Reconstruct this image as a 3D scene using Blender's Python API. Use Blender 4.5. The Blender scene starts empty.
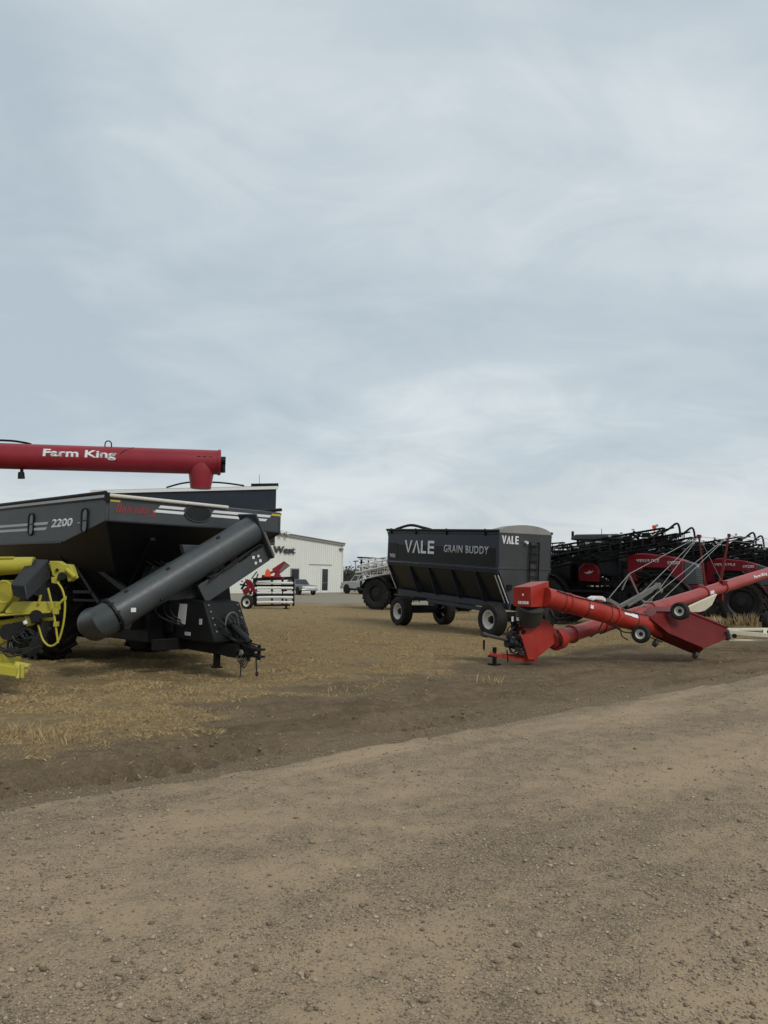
import bpy, bmesh, math, random
import numpy as np
from mathutils import Vector, Matrix
random.seed(7); RNG = np.random.default_rng(11)
S = bpy.context.scene
COL = S.collection
R = math.radians
V = Vector

# ------------------------------------------------------------------ camera
F_PX, HOR, CAM_H, ROLL = 770.0, 576.0, 1.8, R(1.0)
PITCH = math.atan((HOR - 512.0) / F_PX)
CAM_R = Matrix.Rotation(R(90) + PITCH, 4, 'X') @ Matrix.Rotation(ROLL, 4, 'Z')
cam_d = bpy.data.cameras.new('camera')
cam_d.sensor_fit = 'VERTICAL'; cam_d.sensor_height = 36.0; cam_d.lens = F_PX / 1024.0 * 36.0
cam_d.clip_start = 0.1; cam_d.clip_end = 6000
cam = bpy.data.objects.new('camera', cam_d); COL.objects.link(cam)
cam.matrix_world = Matrix.Translation((0, 0, CAM_H)) @ CAM_R
S.camera = cam

def P(px, py, d):
    """surveyed position: the point seen at a pixel of the photo, d metres ahead"""
    r = CAM_R.to_3x3() @ V(((px - 384) / F_PX, -(py - 512) / F_PX, -1.0))
    return V((0, 0, CAM_H)) + r * (d / r.y)

# ------------------------------------------------------------------ materials
def new_mat(name):
    m = bpy.data.materials.new(name); m.use_nodes = True
    nt = m.node_tree
    for n in list(nt.nodes): nt.nodes.remove(n)
    out = nt.nodes.new('ShaderNodeOutputMaterial')
    b = nt.nodes.new('ShaderNodeBsdfPrincipled')
    nt.links.new(b.outputs[0], out.inputs[0])
    return m, nt, b

def nd(nt, kind, **kw):
    n = nt.nodes.new(kind)
    for k, v in kw.items():
        if k in n.inputs: n.inputs[k].default_value = v
        else: setattr(n, k, v)
    return n

def mixc(nt, fac, a, b, blend='MIX'):
    n = nt.nodes.new('ShaderNodeMix'); n.data_type = 'RGBA'; n.blend_type = blend
    for i, x in ((0, fac), (6, a), (7, b)):
        if isinstance(x, bpy.types.NodeSocket): nt.links.new(x, n.inputs[i])
        elif i == 0: n.inputs[0].default_value = x
        else: n.inputs[i].default_value = (*x[:3], 1)
    return n.outputs[2]

def ramp(nt, src, stops):
    n = nt.nodes.new('ShaderNodeValToRGB')
    while len(n.color_ramp.elements) < len(stops): n.color_ramp.elements.new(0.5)
    for e, (p, c) in zip(n.color_ramp.elements, stops):
        e.position = p
        e.color = (c, c, c, 1) if isinstance(c, (int, float)) else (*c, 1)
    nt.links.new(src, n.inputs[0]); return n.outputs[0]

def noise(nt, scale, detail=4, rough=.55, vec=None, dist=0):
    n = nd(nt, 'ShaderNodeTexNoise', Scale=scale, Detail=detail, Roughness=rough, Distortion=dist)
    if vec is not None: nt.links.new(vec, n.inputs['Vector'])
    return n.outputs['Fac']

def math_(nt, op, a, b=None):
    n = nt.nodes.new('ShaderNodeMath'); n.operation = op
    for i, x in enumerate((a, b)):
        if x is None: continue
        if isinstance(x, bpy.types.NodeSocket): nt.links.new(x, n.inputs[i])
        else: n.inputs[i].default_value = x
    return n.outputs[0]

def paint(name, col, rough=.42, var=.12, dust=.25, dustcol=(.23, .185, .125), scale=1.6, metal=0, bump=.02, spec=.5):
    m, nt, b = new_mat(name)
    tc = nt.nodes.new('ShaderNodeTexCoord').outputs['Object']
    n1 = noise(nt, scale, 5, .6, tc); n2 = noise(nt, scale * 14, 5, .7, tc, .6)
    lo = tuple(c * (1 - var) for c in col); hi = tuple(min(1, c * (1 + var)) for c in col)
    c = mixc(nt, ramp(nt, n1, [(.3, 0), (.7, 1)]), lo, hi)
    dm = math_(nt, 'MULTIPLY', ramp(nt, n1, [(.42, .15), (.68, 1)]), ramp(nt, n2, [(.38, 0), (.75, 1)]))
    dm = math_(nt, 'MULTIPLY', dm, dust)
    c = mixc(nt, dm, c, dustcol)
    nt.links.new(c, b.inputs['Base Color'])
    rr = math_(nt, 'ADD', math_(nt, 'MULTIPLY', n2, .25), rough - .12)
    rr = math_(nt, 'ADD', rr, math_(nt, 'MULTIPLY', dm, .5))
    nt.links.new(rr, b.inputs['Roughness'])
    b.inputs['Metallic'].default_value = metal
    b.inputs['Specular IOR Level'].default_value = spec
    if bump:
        bp = nd(nt, 'ShaderNodeBump', Strength=bump * 5, Distance=.01)
        nt.links.new(noise(nt, scale * 5, 3, .5, tc), bp.inputs['Height']); nt.links.new(bp.outputs[0], b.inputs['Normal'])
    return m

M = {}
M['charcoal'] = paint('charcoal_paint', (.054, .061, .066), .42, .12, .10, spec=.35)
M['hopper_black'] = paint('black_hopper_paint', (.012, .015, .0175), .36, .15, .05, spec=.30)
M['charcoal_tube'] = paint('charcoal_tube_paint', (.044, .053, .057), .42, .16, .16)
M['navy'] = paint('slate_paint', (.018, .0245, .039), .40, .12, .06, spec=.3)
M['slate'] = paint('slate_sunlit_end', (.046, .048, .053), .45, .12, .10, spec=.35)  # wagon slate made lighter: the light on its end is in the colour
M['black'] = paint('black_steel', (.006, .0065, .007), .5, .2, .05, spec=.22)
M['satin'] = paint('black_plastic', (.011, .012, .014), .42, .1, .06, spec=.3)
M['red'] = paint('auger_red_paint', (.36, .025, .015), .36, .22, .3, spec=.35)
M['red_faded'] = paint('faded_red_paint', (.33, .042, .036), .38, .2, .25, spec=.45)
M['maroon'] = paint('deep_red_paint', (.25, .015, .027), .36, .1, .10, spec=.35)
M['crimson'] = paint('crimson_paint', (.175, .007, .015), .33, .1, .05, spec=.3)
M['dark_red'] = paint('hopper_red_paint', (.125, .006, .006), .48, .2, .12, spec=.18)
M['yellow'] = paint('yellow_paint', (.44, .385, .040), .42, .22, .4, scale=2.5, spec=.35)
M['cream'] = paint('cream_paint', (.66, .62, .47), .5, .1, .3)
M['white'] = paint('white_paint', (.78, .78, .76), .45, .05, .25)
M['decal'] = paint('white_decal', (.74, .75, .76), .5, .03, .08, bump=0)
M['greydecal'] = paint('grey_decal', (.5, .51, .52), .5, .03, .1, bump=0)
M['reddecal'] = paint('red_decal', (.24, .03, .035), .5, .05, .1, bump=0)
M['yellowdecal'] = paint('yellow_decal', (.62, .4, .04), .5, .05, .1, bump=0)
M['tarp'] = paint('grey_tarp_fabric', (.26, .255, .24), .8, .12, .3)
M['tarp_white'] = paint('cream_tarp_roll', (.62, .60, .54), .75, .1, .35)
M['steel'] = paint('galvanised_steel', (.42, .42, .40), .45, .15, .25, metal=.6)
M['bare'] = paint('dull_grey_steel', (.15, .145, .13), .5, .2, .3, metal=.2)
M['hose'] = paint('black_hose_rubber', (.009, .009, .009), .5, .2, .12)
M['rim'] = paint('pale_rim_paint', (.70, .68, .63), .5, .08, .35, scale=5)
M['greyrim'] = paint('dark_rim_paint', (.012, .012, .014), .5, .2, .15, spec=.25)
M['silver'] = paint('silver_car_paint', (.17, .18, .185), .3, .05, .15, metal=.2)
M['pale_car'] = paint('pale_silver_paint', (.42, .435, .43), .3, .04, .15, metal=.1)
M['chrome'] = paint('chrome_trim', (.7, .7, .7), .22, .05, .15, metal=.9)
M['orange'] = paint('orange_reflector', (.85, .10, .03), .5, .05, .05, bump=0)
M['roof_trim'] = paint('taupe_metal_trim', (.24, .235, .21), .5, .06, .15)
M['siding'] = paint('cream_metal_siding', (.73, .735, .675), .5, .05, .12, scale=.35)
M['shed_roof'] = paint('blue_grey_roof', (.20, .23, .26), .5, .08, .1, scale=.3)
M['rubber'] = paint('tyre_rubber', (.013, .0125, .012), .7, .25, .18, scale=4, spec=.25)
M['tri'] = paint('grey_sleeve', (.030, .031, .027), .6, .2, .2)
M['wood'] = paint('bush_bark', (.06, .05, .04), .9, .2, 0)

def glass_mat(name, col=(.02, .025, .03)):
    m, nt, b = new_mat(name)
    b.inputs['Base Color'].default_value = (*col, 1); b.inputs['Roughness'].default_value = .08
    b.inputs['Specular IOR Level'].default_value = .6
    return m
M['glass'] = glass_mat('dark_glass')
M['cabglass'] = glass_mat('cab_glass', (.03, .036, .04))
M['lens'] = glass_mat('lamp_lens', (.6, .6, .6))

def leaf_mat(name, c1, c2, rough=.85):
    m, nt, b = new_mat(name)
    g = nt.nodes.new('ShaderNodeNewGeometry')
    c = mixc(nt, g.outputs['Random Per Island'], c1, c2)
    nt.links.new(c, b.inputs['Base Color']); b.inputs['Roughness'].default_value = rough
    b.inputs['Specular IOR Level'].default_value = .15
    return m
M['straw'] = leaf_mat('dry_grass_blades', (.29, .200, .100), (.55, .42, .225))
M['bush'] = leaf_mat('bare_bush_leaves', (.045, .047, .036), (.085, .08, .062))
M['stone'] = leaf_mat('road_stones', (.16, .120, .080), (.46, .375, .275), .85)

# ------------------------------------------------------------------ mesh builder
class MB:
    def __init__(s, xf=None): s.v = []; s.f = []; s.xf = xf
    def add(s, vs, fs):
        o = len(s.v); s.v += [V(p) for p in vs]; s.f += [tuple(i + o for i in f) for f in fs]; return s
    def box(s, c, size, rot=None):
        x, y, z = (q / 2 for q in size); c = V(c)
        vs = [V((a * x, b * y, d * z)) for a in (-1, 1) for b in (-1, 1) for d in (-1, 1)]
        if rot is not None: vs = [rot @ q for q in vs]
        return s.add([q + c for q in vs], [(0, 1, 3, 2), (4, 6, 7, 5), (0, 4, 5, 1), (2, 3, 7, 6), (0, 2, 6, 4), (1, 5, 7, 3)])
    def bar(s, a, b, w, h=None, up=(0, 0, 1)):
        a, b = V(a), V(b); h = h or w; d = (b - a).normalized(); up = V(up)
        if abs(d.dot(up)) > .98: up = V((1, 0, 0))
        sd = d.cross(up).normalized(); u = sd.cross(d)
        vs = [q + sd * (i * w / 2) + u * (j * h / 2) for q in (a, b) for i, j in ((-1, -1), (1, -1), (1, 1), (-1, 1))]
        return s.add(vs, [(3, 2, 1, 0), (4, 5, 6, 7), (0, 1, 5, 4), (1, 2, 6, 5), (2, 3, 7, 6), (3, 0, 4, 7)])
    def lathe(s, prof, o, ax, n=24, cap=True):
        """prof: (radius, distance along the axis)"""
        o, ax = V(o), V(ax).normalized(); t = V((0, 0, 1)) if abs(ax.z) < .9 else V((1, 0, 0))
        e1 = ax.cross(t).normalized(); e2 = ax.cross(e1); vs = []; fs = []
        for r, h in prof:
            for k in range(n):
                an = 2 * math.pi * k / n
                vs.append(o + ax * h + (e1 * math.cos(an) + e2 * math.sin(an)) * r)
        for i in range(len(prof) - 1):
            for k in range(n):
                fs.append((i * n + k, i * n + (k + 1) % n, (i + 1) * n + (k + 1) % n, (i + 1) * n + k))
        if cap: fs += [tuple(range(n - 1, -1, -1)), tuple((len(prof) - 1) * n + k for k in range(n))]
        return s.add(vs, fs)
    def tube(s, a, b, r, r2=None, n=14, cap=True):
        a, b = V(a), V(b)
        return s.lathe([(r, 0), (r if r2 is None else r2, (b - a).length)], a, b - a, n, cap)
    def path(s, pts, r, n=8, sub=5):
        pts = [V(p) for p in pts]
        if len(pts) > 2 and sub > 1:
            q = [pts[0]] + pts + [pts[-1]]; out = []
            for i in range(1, len(q) - 2):
                for j in range(sub):
                    t = j / sub; a, b, c, d = q[i - 1], q[i], q[i + 1], q[i + 2]
                    out.append(.5 * ((2 * b) + (c - a) * t + (2 * a - 5 * b + 4 * c - d) * t * t + (3 * b - a - 3 * c + d) * t ** 3))
            pts = out + [pts[-1]]
        rs = r if isinstance(r, (list, tuple)) else None
        vs = []; fs = []; e = None
        for i, p in enumerate(pts):
            d = (pts[min(i + 1, len(pts) - 1)] - pts[max(i - 1, 0)]).normalized()
            if e is None: e = d.orthogonal().normalized()
            e = (e - d * e.dot(d)).normalized(); g = d.cross(e)
            rad = r if rs is None else rs[0] + (rs[1] - rs[0]) * i / (len(pts) - 1)
            for k in range(n):
                an = 2 * math.pi * k / n; vs.append(p + (e * math.cos(an) + g * math.sin(an)) * rad)
        L = len(pts)
        for i in range(L - 1):
            for k in range(n): fs.append((i * n + k, i * n + (k + 1) % n, (i + 1) * n + (k + 1) % n, (i + 1) * n + k))
        fs += [tuple(range(n - 1, -1, -1)), tuple((L - 1) * n + k for k in range(n))]
        return s.add(vs, fs)
    def prism(s, pts, vec):
        pts = [V(p) for p in pts]; vec = V(vec); n = len(pts)
        return s.add(pts + [p + vec for p in pts], [tuple(range(n - 1, -1, -1)), tuple(range(n, 2 * n))] +
                     [(i, (i + 1) % n, n + (i + 1) % n, n + i) for i in range(n)])
    def flat(s, poly, o, ex, ey, th=.004):
        o, ex, ey = V(o), V(ex), V(ey); nrm = ex.cross(ey).normalized()
        return s.prism([o + ex * a + ey * b for a, b in poly], nrm * th)
    def each(s, name, mat, parent=None, bevel=0):
        """every separate piece an object of its own"""
        lab = list(range(len(s.v)))
        def find(i):
            while lab[i] != i: lab[i] = lab[lab[i]]; i = lab[i]
            return i
        for f in s.f:
            for i in f[1:]: lab[find(i)] = find(f[0])
        groups = {}
        for f in s.f: groups.setdefault(find(f[0]), []).append(f)
        out = []
        for fs in groups.values():
            ids = sorted({i for f in fs for i in f}); mp_ = {i: k for k, i in enumerate(ids)}
            q = MB(s.xf); q.v = [s.v[i] for i in ids]; q.f = [tuple(mp_[i] for i in f) for f in fs]; out.append(q.build(name, mat, parent, bevel))
        return out
    def build(s, name, mat, parent=None, bevel=0, smooth=True):
        me = bpy.data.meshes.new(name)
        vs = [s.xf @ p for p in s.v] if s.xf is not None else s.v
        me.from_pydata([tuple(p) for p in vs], [], s.f)
        bm = bmesh.new(); bm.from_mesh(me); bmesh.ops.recalc_face_normals(bm, faces=bm.faces); bm.to_mesh(me); bm.free()
        me.materials.append(mat)
        if smooth:
            me.polygons.foreach_set('use_smooth', [True] * len(me.polygons)); me.set_sharp_from_angle(angle=R(35))
        o = bpy.data.objects.new(name, me); COL.objects.link(o)
        if parent is not None: o.parent = parent
        if bevel:
            b = o.modifiers.new('edge', 'BEVEL'); b.width = bevel; b.segments = 2; b.limit_method = 'ANGLE'; b.angle_limit = R(40)
        return o

def tag(o, label=None, cat=None, group=None, kind=None):
    for k, v in (('label', label), ('category', cat), ('group', group), ('kind', kind)):
        if v: o[k] = v
    return o

def thing(name, label, cat, loc, rz=0, group=None):
    o = bpy.data.objects.new(name, None); COL.objects.link(o)
    o.empty_display_size = .3; o.location = loc; o.rotation_euler = (0, 0, rz)
    return tag(o, label, cat, group)

def frame(loc, rz): return Matrix.Translation(loc) @ Matrix.Rotation(rz, 4, 'Z')

def copy_tree(o, parent=None):
    c = o.copy(); COL.objects.link(c)
    if parent is not None: c.parent = parent
    for ch in [q for q in ALLCH.get(o.name, [])]: copy_tree(ch, c)
    return c
ALLCH = {}
def index_children(root):
    def walk(o):
        kids = list(o.children); ALLCH[o.name] = kids
        for k in kids: walk(k)
    walk(root)

def text(name, body, o, ex, ey, height, width, mat, parent, bold=.0, shear=0, th=.004, cuts=0, space=1.0):
    """lettering as a thin raised mesh fitted into width x height"""
    cu = bpy.data.curves.new(name, 'FONT'); cu.body = body; cu.size = 1; cu.offset = bold; cu.shear = shear; cu.resolution_u = 3; cu.space_character = space
    t = bpy.data.objects.new('tmp', cu); COL.objects.link(t); bpy.context.view_layer.update()
    me = bpy.data.meshes.new_from_object(t.evaluated_get(bpy.context.evaluated_depsgraph_get()))
    bpy.data.objects.remove(t); bpy.data.curves.remove(cu)
    xs = [v.co.x for v in me.vertices]; ys = [v.co.y for v in me.vertices]
    x0, y0 = min(xs), min(ys); sx = width / (max(xs) - x0); sy = height / (max(ys) - y0)
    o, ex, ey = V(o), V(ex).normalized(), V(ey).normalized(); nr = ex.cross(ey).normalized()
    for v in me.vertices: v.co = o + ex * ((v.co.x - x0) * sx) + ey * ((v.co.y - y0) * sy)
    bm = bmesh.new(); bm.from_mesh(me)
    for k in range(1, cuts): bmesh.ops.bisect_plane(bm, geom=bm.verts[:] + bm.edges[:] + bm.faces[:], plane_co=o + ey * (height * k / cuts), plane_no=ey)
    r = bmesh.ops.extrude_face_region(bm, geom=bm.faces[:])
    for v in [g for g in r['geom'] if isinstance(g, bmesh.types.BMVert)]: v.co += nr * th
    bmesh.ops.recalc_face_normals(bm, faces=bm.faces); bm.to_mesh(me); bm.free()
    me.materials.clear(); me.materials.append(mat); me.name = name
    ob = bpy.data.objects.new(name, me); COL.objects.link(ob); ob.parent = parent
    return ob

def wheel(parent, c, ax, Rd, w, rimr, rimmat, lugs=0, n=36):
    dish = rimmat is M['rim']
    """wheel (hub disc) > tyre, rim; ax points outward"""
    c, ax = V(c), V(ax).normalized(); a = -w / 2
    hub = MB()
    if dish: hub.lathe([(rimr * .46, w * .02), (rimr * .44, w * .10), (rimr * .27, w * .12), (rimr * .24, w * .3), (rimr * .08, w * .32)], c, ax, 20)
    else: hub.lathe([(rimr * .9, w * .05), (rimr * .62, w * .16), (rimr * .33, w * .18), (rimr * .30, w * .34), (rimr * .1, w * .36)], c, ax, 20)
    t = V((0, 0, 1)) if abs(ax.z) < .9 else V((1, 0, 0)); e1 = ax.cross(t).normalized(); e2 = ax.cross(e1)
    for k in range(8):
        an = k * math.pi / 4; p = c + (e1 * math.cos(an) + e2 * math.sin(an)) * rimr * (.36 if dish else .45)
        hub.tube(p + ax * w * (.08 if dish else .16), p + ax * w * .22, rimr * .05, n=6)
    ho = hub.build('wheel', M['greyrim'] if dish else rimmat, parent)
    b = MB(); h = w / 2
    b.lathe([(rimr, -h * .72), (rimr * 1.06, -h * .86), (Rd * .80, -h), (Rd * .93, -h * .93), (Rd * .985, -h * .72), (Rd, 0), (Rd * .985, h * .72), (Rd * .93, h * .93), (Rd * .80, h), (rimr * 1.06, h * .86), (rimr, h * .72)], c, ax, n, cap=False)
    if lugs:
        for k in range(lugs):
            for sg in (-1, 1):
                an = 2 * math.pi * (k + (.25 if sg > 0 else 0)) / lugs
                def q(aa, rr, hh): return c + (e1 * math.cos(aa) + e2 * math.sin(aa)) * rr + ax * hh
                d = 2 * math.pi / lugs
                A = q(an, Rd * 1.02, sg * h * .02); B = q(an + d * .9, Rd * .985, sg * h * .96)
                b.bar(A, B, Rd * .075, Rd * .085, up=(A - c))
    else:
        for sg in (-.55, -.2, .2, .55):   # circumferential ribs
            b.lathe([(Rd * .985, sg * w / 2 - w * .05), (Rd * 1.012, sg * w / 2 - w * .035), (Rd * 1.012, sg * w / 2 + w * .035), (Rd * .985, sg * w / 2 + w * .05)], c, ax, n, cap=False)
    b.build('tyre', M['rubber'], ho)
    r = MB()
    r.lathe([(rimr * .98, h * .74), (rimr * 1.04, h * .80), (rimr * .97, h * .82), (rimr * .84, h * .55)] + ([(rimr * .80, w * .10), (rimr * .70, w * .02), (rimr * .44, w * .06), (rimr * .43, -w * .05)] if dish else [(rimr * .84, w * .05), (rimr * .84, -h * .5), (rimr, -h * .7)]), c, ax, n, cap=False)
    r.build('rim', rimmat, ho)
    return ho

def truss(b, A, B, up, hgt, side, dep, nseg, r, r2):
    """lattice boom between two points"""
    A, B, up, side = V(A), V(B), V(up).normalized(), V(side).normalized()
    def c(t, i, j): return A.lerp(B, t) + up * (i * hgt * (1 - .35 * t)) + side * (j * dep)
    for i in (0, 1):
        for j in (0, 1): b.tube(c(0, i, j), c(1, i, j), r, n=6)
    for k in range(nseg):
        t0, t1 = k / nseg, (k + 1) / nseg
        for j in (0, 1):
            b.tube(c(t0, k % 2, j), c(t1, (k + 1) % 2, j), r2, n=5)
            b.tube(c(t1, 0, j), c(t1, 1, j), r2, n=5)
        b.tube(c(t1, 1, 0), c(t1, 1, 1), r2, n=5); b.tube(c(t1, 0, 0), c(t1, 0, 1), r2, n=5)
# ------------------------------------------------------------------ ground heights (numpy)
def _hash(ix, iy, seed):
    h = (ix.astype(np.int64) * 374761393 + iy.astype(np.int64) * 668265263 + seed * 974634777) & 0x7fffffff
    h = ((h ^ (h >> 13)) * 1274126177) & 0x7fffffff
    return ((h ^ (h >> 16)) & 0xffff) / 65535.0
def vnoise(x, y, seed=0):
    ix, iy = np.floor(x), np.floor(y); fx, fy = x - ix, y - iy
    fx = fx * fx * (3 - 2 * fx); fy = fy * fy * (3 - 2 * fy)
    a, b = _hash(ix, iy, seed), _hash(ix + 1, iy, seed); c, d = _hash(ix, iy + 1, seed), _hash(ix + 1, iy + 1, seed)
    return (a + (b - a) * fx) * (1 - fy) + (c + (d - c) * fx) * fy
def fbm(x, y, seed=0, o=4):
    s = 0; a = .5; n = 0
    for k in range(o): s = s + a * vnoise(x, y, seed + k * 17); n += a; x, y, a = x * 2.03, y * 2.03, a * .5
    return s / n
def sstep(a, b, x):
    t = np.clip((x - a) / (b - a), 0, 1); return t * t * (3 - 2 * t)
RD = np.array([.743, .669]); RN = np.array([-.669, .743]); R0 = np.array([-2.93, 5.88])
def road_st(x, y):
    dx, dy = x - R0[0], y - R0[1]
    return RN[0] * dx + RN[1] * dy, RD[0] * dx + RD[1] * dy
def field_z(x, y):
    s, t = road_st(x, y)
    near = np.exp(-((np.hypot(x, y) / 45) ** 2))
    z = (fbm(x * .5, y * .5, 3) - .5) * .06 * near * sstep(.3, 4, s) + (fbm(x * 2.2, y * 2.2, 9) - .5) * .035 * near
    w = s + (fbm(t * .35, t * 0 + 3, 5) - .5) * .35
    verge = sstep(-.2, .3, s) * (1 - sstep(2.2, 3.2, s)) * near
    z = z + verge * ((fbm(t * 1.2, s * 5, 31) - .5) * .11 + (fbm(t * 4, s * 9, 33) - .5) * .05)
    for c, dep, wd in ((.62, .085, .22), (1.15, .03, .12), (1.75, .05, .2), (2.35, .025, .15)):
        amt = np.maximum(sstep(.35, .6, fbm(t * .3, t * 0 + c * 7, 40)), (c < 1) * np.exp(-((t - 1.2) / 1.8) ** 4))
        lug = 1 + .55 * np.sign(np.sin(t * 2 * np.pi / .26 + np.abs(w - c) * 9)) * (c < 1)
        z = z - verge * amt * dep * 1.3 * np.exp(-((w - c) / wd) ** 2) * lug + verge * amt * dep * .5 * np.exp(-((w - c - wd * 1.8) / wd) ** 2)
    z = z - .07 * (1 - sstep(-.9, -.1, s)) * (s > -13)
    far = np.hypot(x, y)
    return z * (1 - sstep(60, 110, far)) + 3.0 * sstep(500, 2600, far) * fbm(x / 700, y / 700, 77)
def road_z(x, y):
    s, t = road_st(x, y)
    e = s + (fbm(t * .9, t * 0, 55, 5) - .5) * .30 + (fbm(t * 2.5, s * 6, 57, 4) - .5) * .35
    z = .035 + .05 * (1 - ((s + 6) / 6) ** 2 * .8).clip(-1, 1) - .02
    z = z + (fbm(x * .7, y * .7, 61) - .5) * .03 * (1 - sstep(-3, -.8, s)) + (fbm(x * 3.1, y * 3.1, 63) - .5) * .016
    z = z + .025 * np.exp(-((e + .35) / .25) ** 2)
    z = z - .15 * sstep(-.5, .75, e) - .16 * sstep(-11.2, -12, -(-s)) * 0
    return z
def grass_amt(x, y):
    s, t = road_st(x, y)
    n = fbm(x * .45, y * .45, 90, 4); n2 = fbm(x * 1.6, y * 1.6, 93, 4)
    se = 2.1 + .27 * np.clip(t, 0, 10)
    g = sstep(-.7, .9, s - se + (n - .5) * 3.0 + (n2 - .5) * 1.6)
    bare = sstep(.6, 3.0, x + (n - .5) * 5) * (1 - sstep(15.5, 19, y - .25 * x + (n2 - .5) * 6))
    bare = np.maximum(bare * .95, .55 * sstep(.56, .66, fbm(x * .3 + y * .1, y * .55, 91, 4)))
    tracks = np.exp(-((s - 5.6 - (n - .5) * 2) / .5) ** 2) * .5
    g = g * (1 - .93 * bare) * (1 - tracks) * (.55 + .75 * sstep(.32, .62, n2 * .6 + n * .4))
    return np.clip(g, 0, 1) * (1 - sstep(46, 50, y - .15 * x + (n - .5) * 6) * .9)
def edge_amt(x, y):
    s, t = road_st(x, y)
    n = fbm(t * .6, s * 2.4, 101, 4); n2 = fbm(x * 3, y * 3, 103, 3)
    band = np.maximum(1 - sstep(-.1, 1.5, s + (n - .5) * 1.0 + (n2 - .5) * .5), .45 * sstep(.56, .68, fbm(t * .35, s * 2.2, 107, 4)) * (1 - sstep(3, 6, s)))
    return band * (np.hypot(x, y) < 60)
def lot_amt(x, y):
    n = fbm(x * .3, y * .3, 97, 4)
    return sstep(46, 51, y - .15 * x + (n - .5) * 5) * (1 - sstep(140, 170, y))

def grid_sheet(name, X, Y, Z, attrs, mat):
    ny, nx = X.shape
    co = np.stack([X, Y, Z], -1).reshape(-1, 3)
    i = np.arange(nx * ny).reshape(ny, nx)
    q = np.stack([i[:-1, :-1], i[:-1, 1:], i[1:, 1:], i[1:, :-1]], -1).reshape(-1, 4)
    me = bpy.data.meshes.new(name); me.vertices.add(len(co)); me.vertices.foreach_set('co', co.astype(np.float32).ravel())
    me.loops.add(q.size); me.loops.foreach_set('vertex_index', q.astype(np.int32).ravel())
    me.polygons.add(len(q)); me.polygons.foreach_set('loop_start', np.arange(0, q.size, 4, dtype=np.int32))
    me.update(calc_edges=True); me.polygons.foreach_set('use_smooth', [True] * len(q))
    for k, v in attrs.items():
        a = me.attributes.new(k, 'FLOAT', 'POINT'); a.data.foreach_set('value', v.astype(np.float32).ravel())
    me.materials.append(mat); o = bpy.data.objects.new(name, me); COL.objects.link(o); return o

def axis_pts(lo, hi, step, flo, fhi, k=1.16):
    a = list(np.arange(lo, hi, step)); d = step; x = hi; up = []
    while x < fhi: up.append(x); d *= k; x += d
    up.append(fhi); dn = []; d = step; x = lo
    while x > flo: d *= k; x -= d; dn.append(max(x, flo))
    return np.array(dn[::-1] + a + up)

# --- field material: soil, thatch of dead grass, pale gravel lot
m, nt, b = new_mat('prairie_ground')
tc = nt.nodes.new('ShaderNodeTexCoord').outputs['Object']
ga = nd(nt, 'ShaderNodeAttribute', attribute_name='grass').outputs['Fac']
lo_ = nd(nt, 'ShaderNodeAttribute', attribute_name='lot').outputs['Fac']
nA = noise(nt, .8, 6, .65, tc); nB = noise(nt, 6, 6, .7, tc, .5); nC = noise(nt, 38, 4, .7, tc)
soil = mixc(nt, ramp(nt, nA, [(.3, 0), (.7, 1)]), (.165, .117, .068), (.30, .217, .132))
soil = mixc(nt, ramp(nt, nB, [(.42, 0), (.72, .75)]), soil, (.082, .058, .033))
thatch = mixc(nt, ramp(nt, nB, [(.3, 0), (.7, 1)]), (.235, .162, .080), (.45, .335, .175))
thatch = mixc(nt, ramp(nt, nC, [(.45, 0), (.75, .7)]), thatch, (.165, .118, .060))
fac = math_(nt, 'ADD', ga, math_(nt, 'MULTIPLY', math_(nt, 'SUBTRACT', nB, .5), 1.1))
c = mixc(nt, ramp(nt, fac, [(.08, 0), (.5, 1)]), soil, thatch)
ed = nd(nt, 'ShaderNodeAttribute', attribute_name='edge').outputs['Fac']
edf = math_(nt, 'MULTIPLY', ed, ramp(nt, nB, [(.32, .35), (.6, .95)]))
c = mixc(nt, edf, c, mixc(nt, ramp(nt, nC, [(.35, 0), (.65, 1)]), (.21, .156, .096), (.345, .264, .170)))
lotc = mixc(nt, nB, (.27, .232, .170), (.35, .31, .24))
c = mixc(nt, lo_, c, lotc)
nt.links.new(c, b.inputs['Base Color']); b.inputs['Roughness'].default_value = .95; b.inputs['Specular IOR Level'].default_value = .15
bp = nd(nt, 'ShaderNodeBump', Strength=1.0, Distance=.09)
nt.links.new(math_(nt, 'ADD', nB, math_(nt, 'MULTIPLY', nC, .5)), bp.inputs['Height']); nt.links.new(bp.outputs[0], b.inputs['Normal'])
M['field'] = m

# --- gravel road material
m, nt, b = new_mat('gravel_road')
tc = nt.nodes.new('ShaderNodeTexCoord').outputs['Object']
mp = nd(nt, 'ShaderNodeMapping'); mp.vector_type = 'TEXTURE'; mp.inputs['Rotation'].default_value = (0, 0, R(42)); mp.inputs['Scale'].default_value = (2.4, .8, 1)
nt.links.new(tc, mp.inputs['Vector']); along = mp.outputs[0]
nA = noise(nt, .8, 5, .6, along, .4); nB = noise(nt, 4.5, 6, .7, tc, .3); nC = noise(nt, 60, 4, .75, tc)
vo = nd(nt, 'ShaderNodeTexVoronoi', Scale=55.0); nt.links.new(tc, vo.inputs['Vector'])
vo2 = nd(nt, 'ShaderNodeTexVoronoi', Scale=120.0); nt.links.new(tc, vo2.inputs['Vector'])
loose = ramp(nt, math_(nt, 'ADD', math_(nt, 'MULTIPLY', nA, .6), math_(nt, 'MULTIPLY', nB, .5)), [(.44, 0), (.64, 1)])
packed = mixc(nt, nB, (.325, .236, .148), (.415, .310, .200))
grit = mixc(nt, ramp(nt, nC, [(.35, 0), (.7, 1)]), (.175, .125, .078), (.365, .270, .175))
sep = nt.nodes.new('ShaderNodeSeparateColor'); nt.links.new(vo.outputs['Color'], sep.inputs[0])
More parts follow.
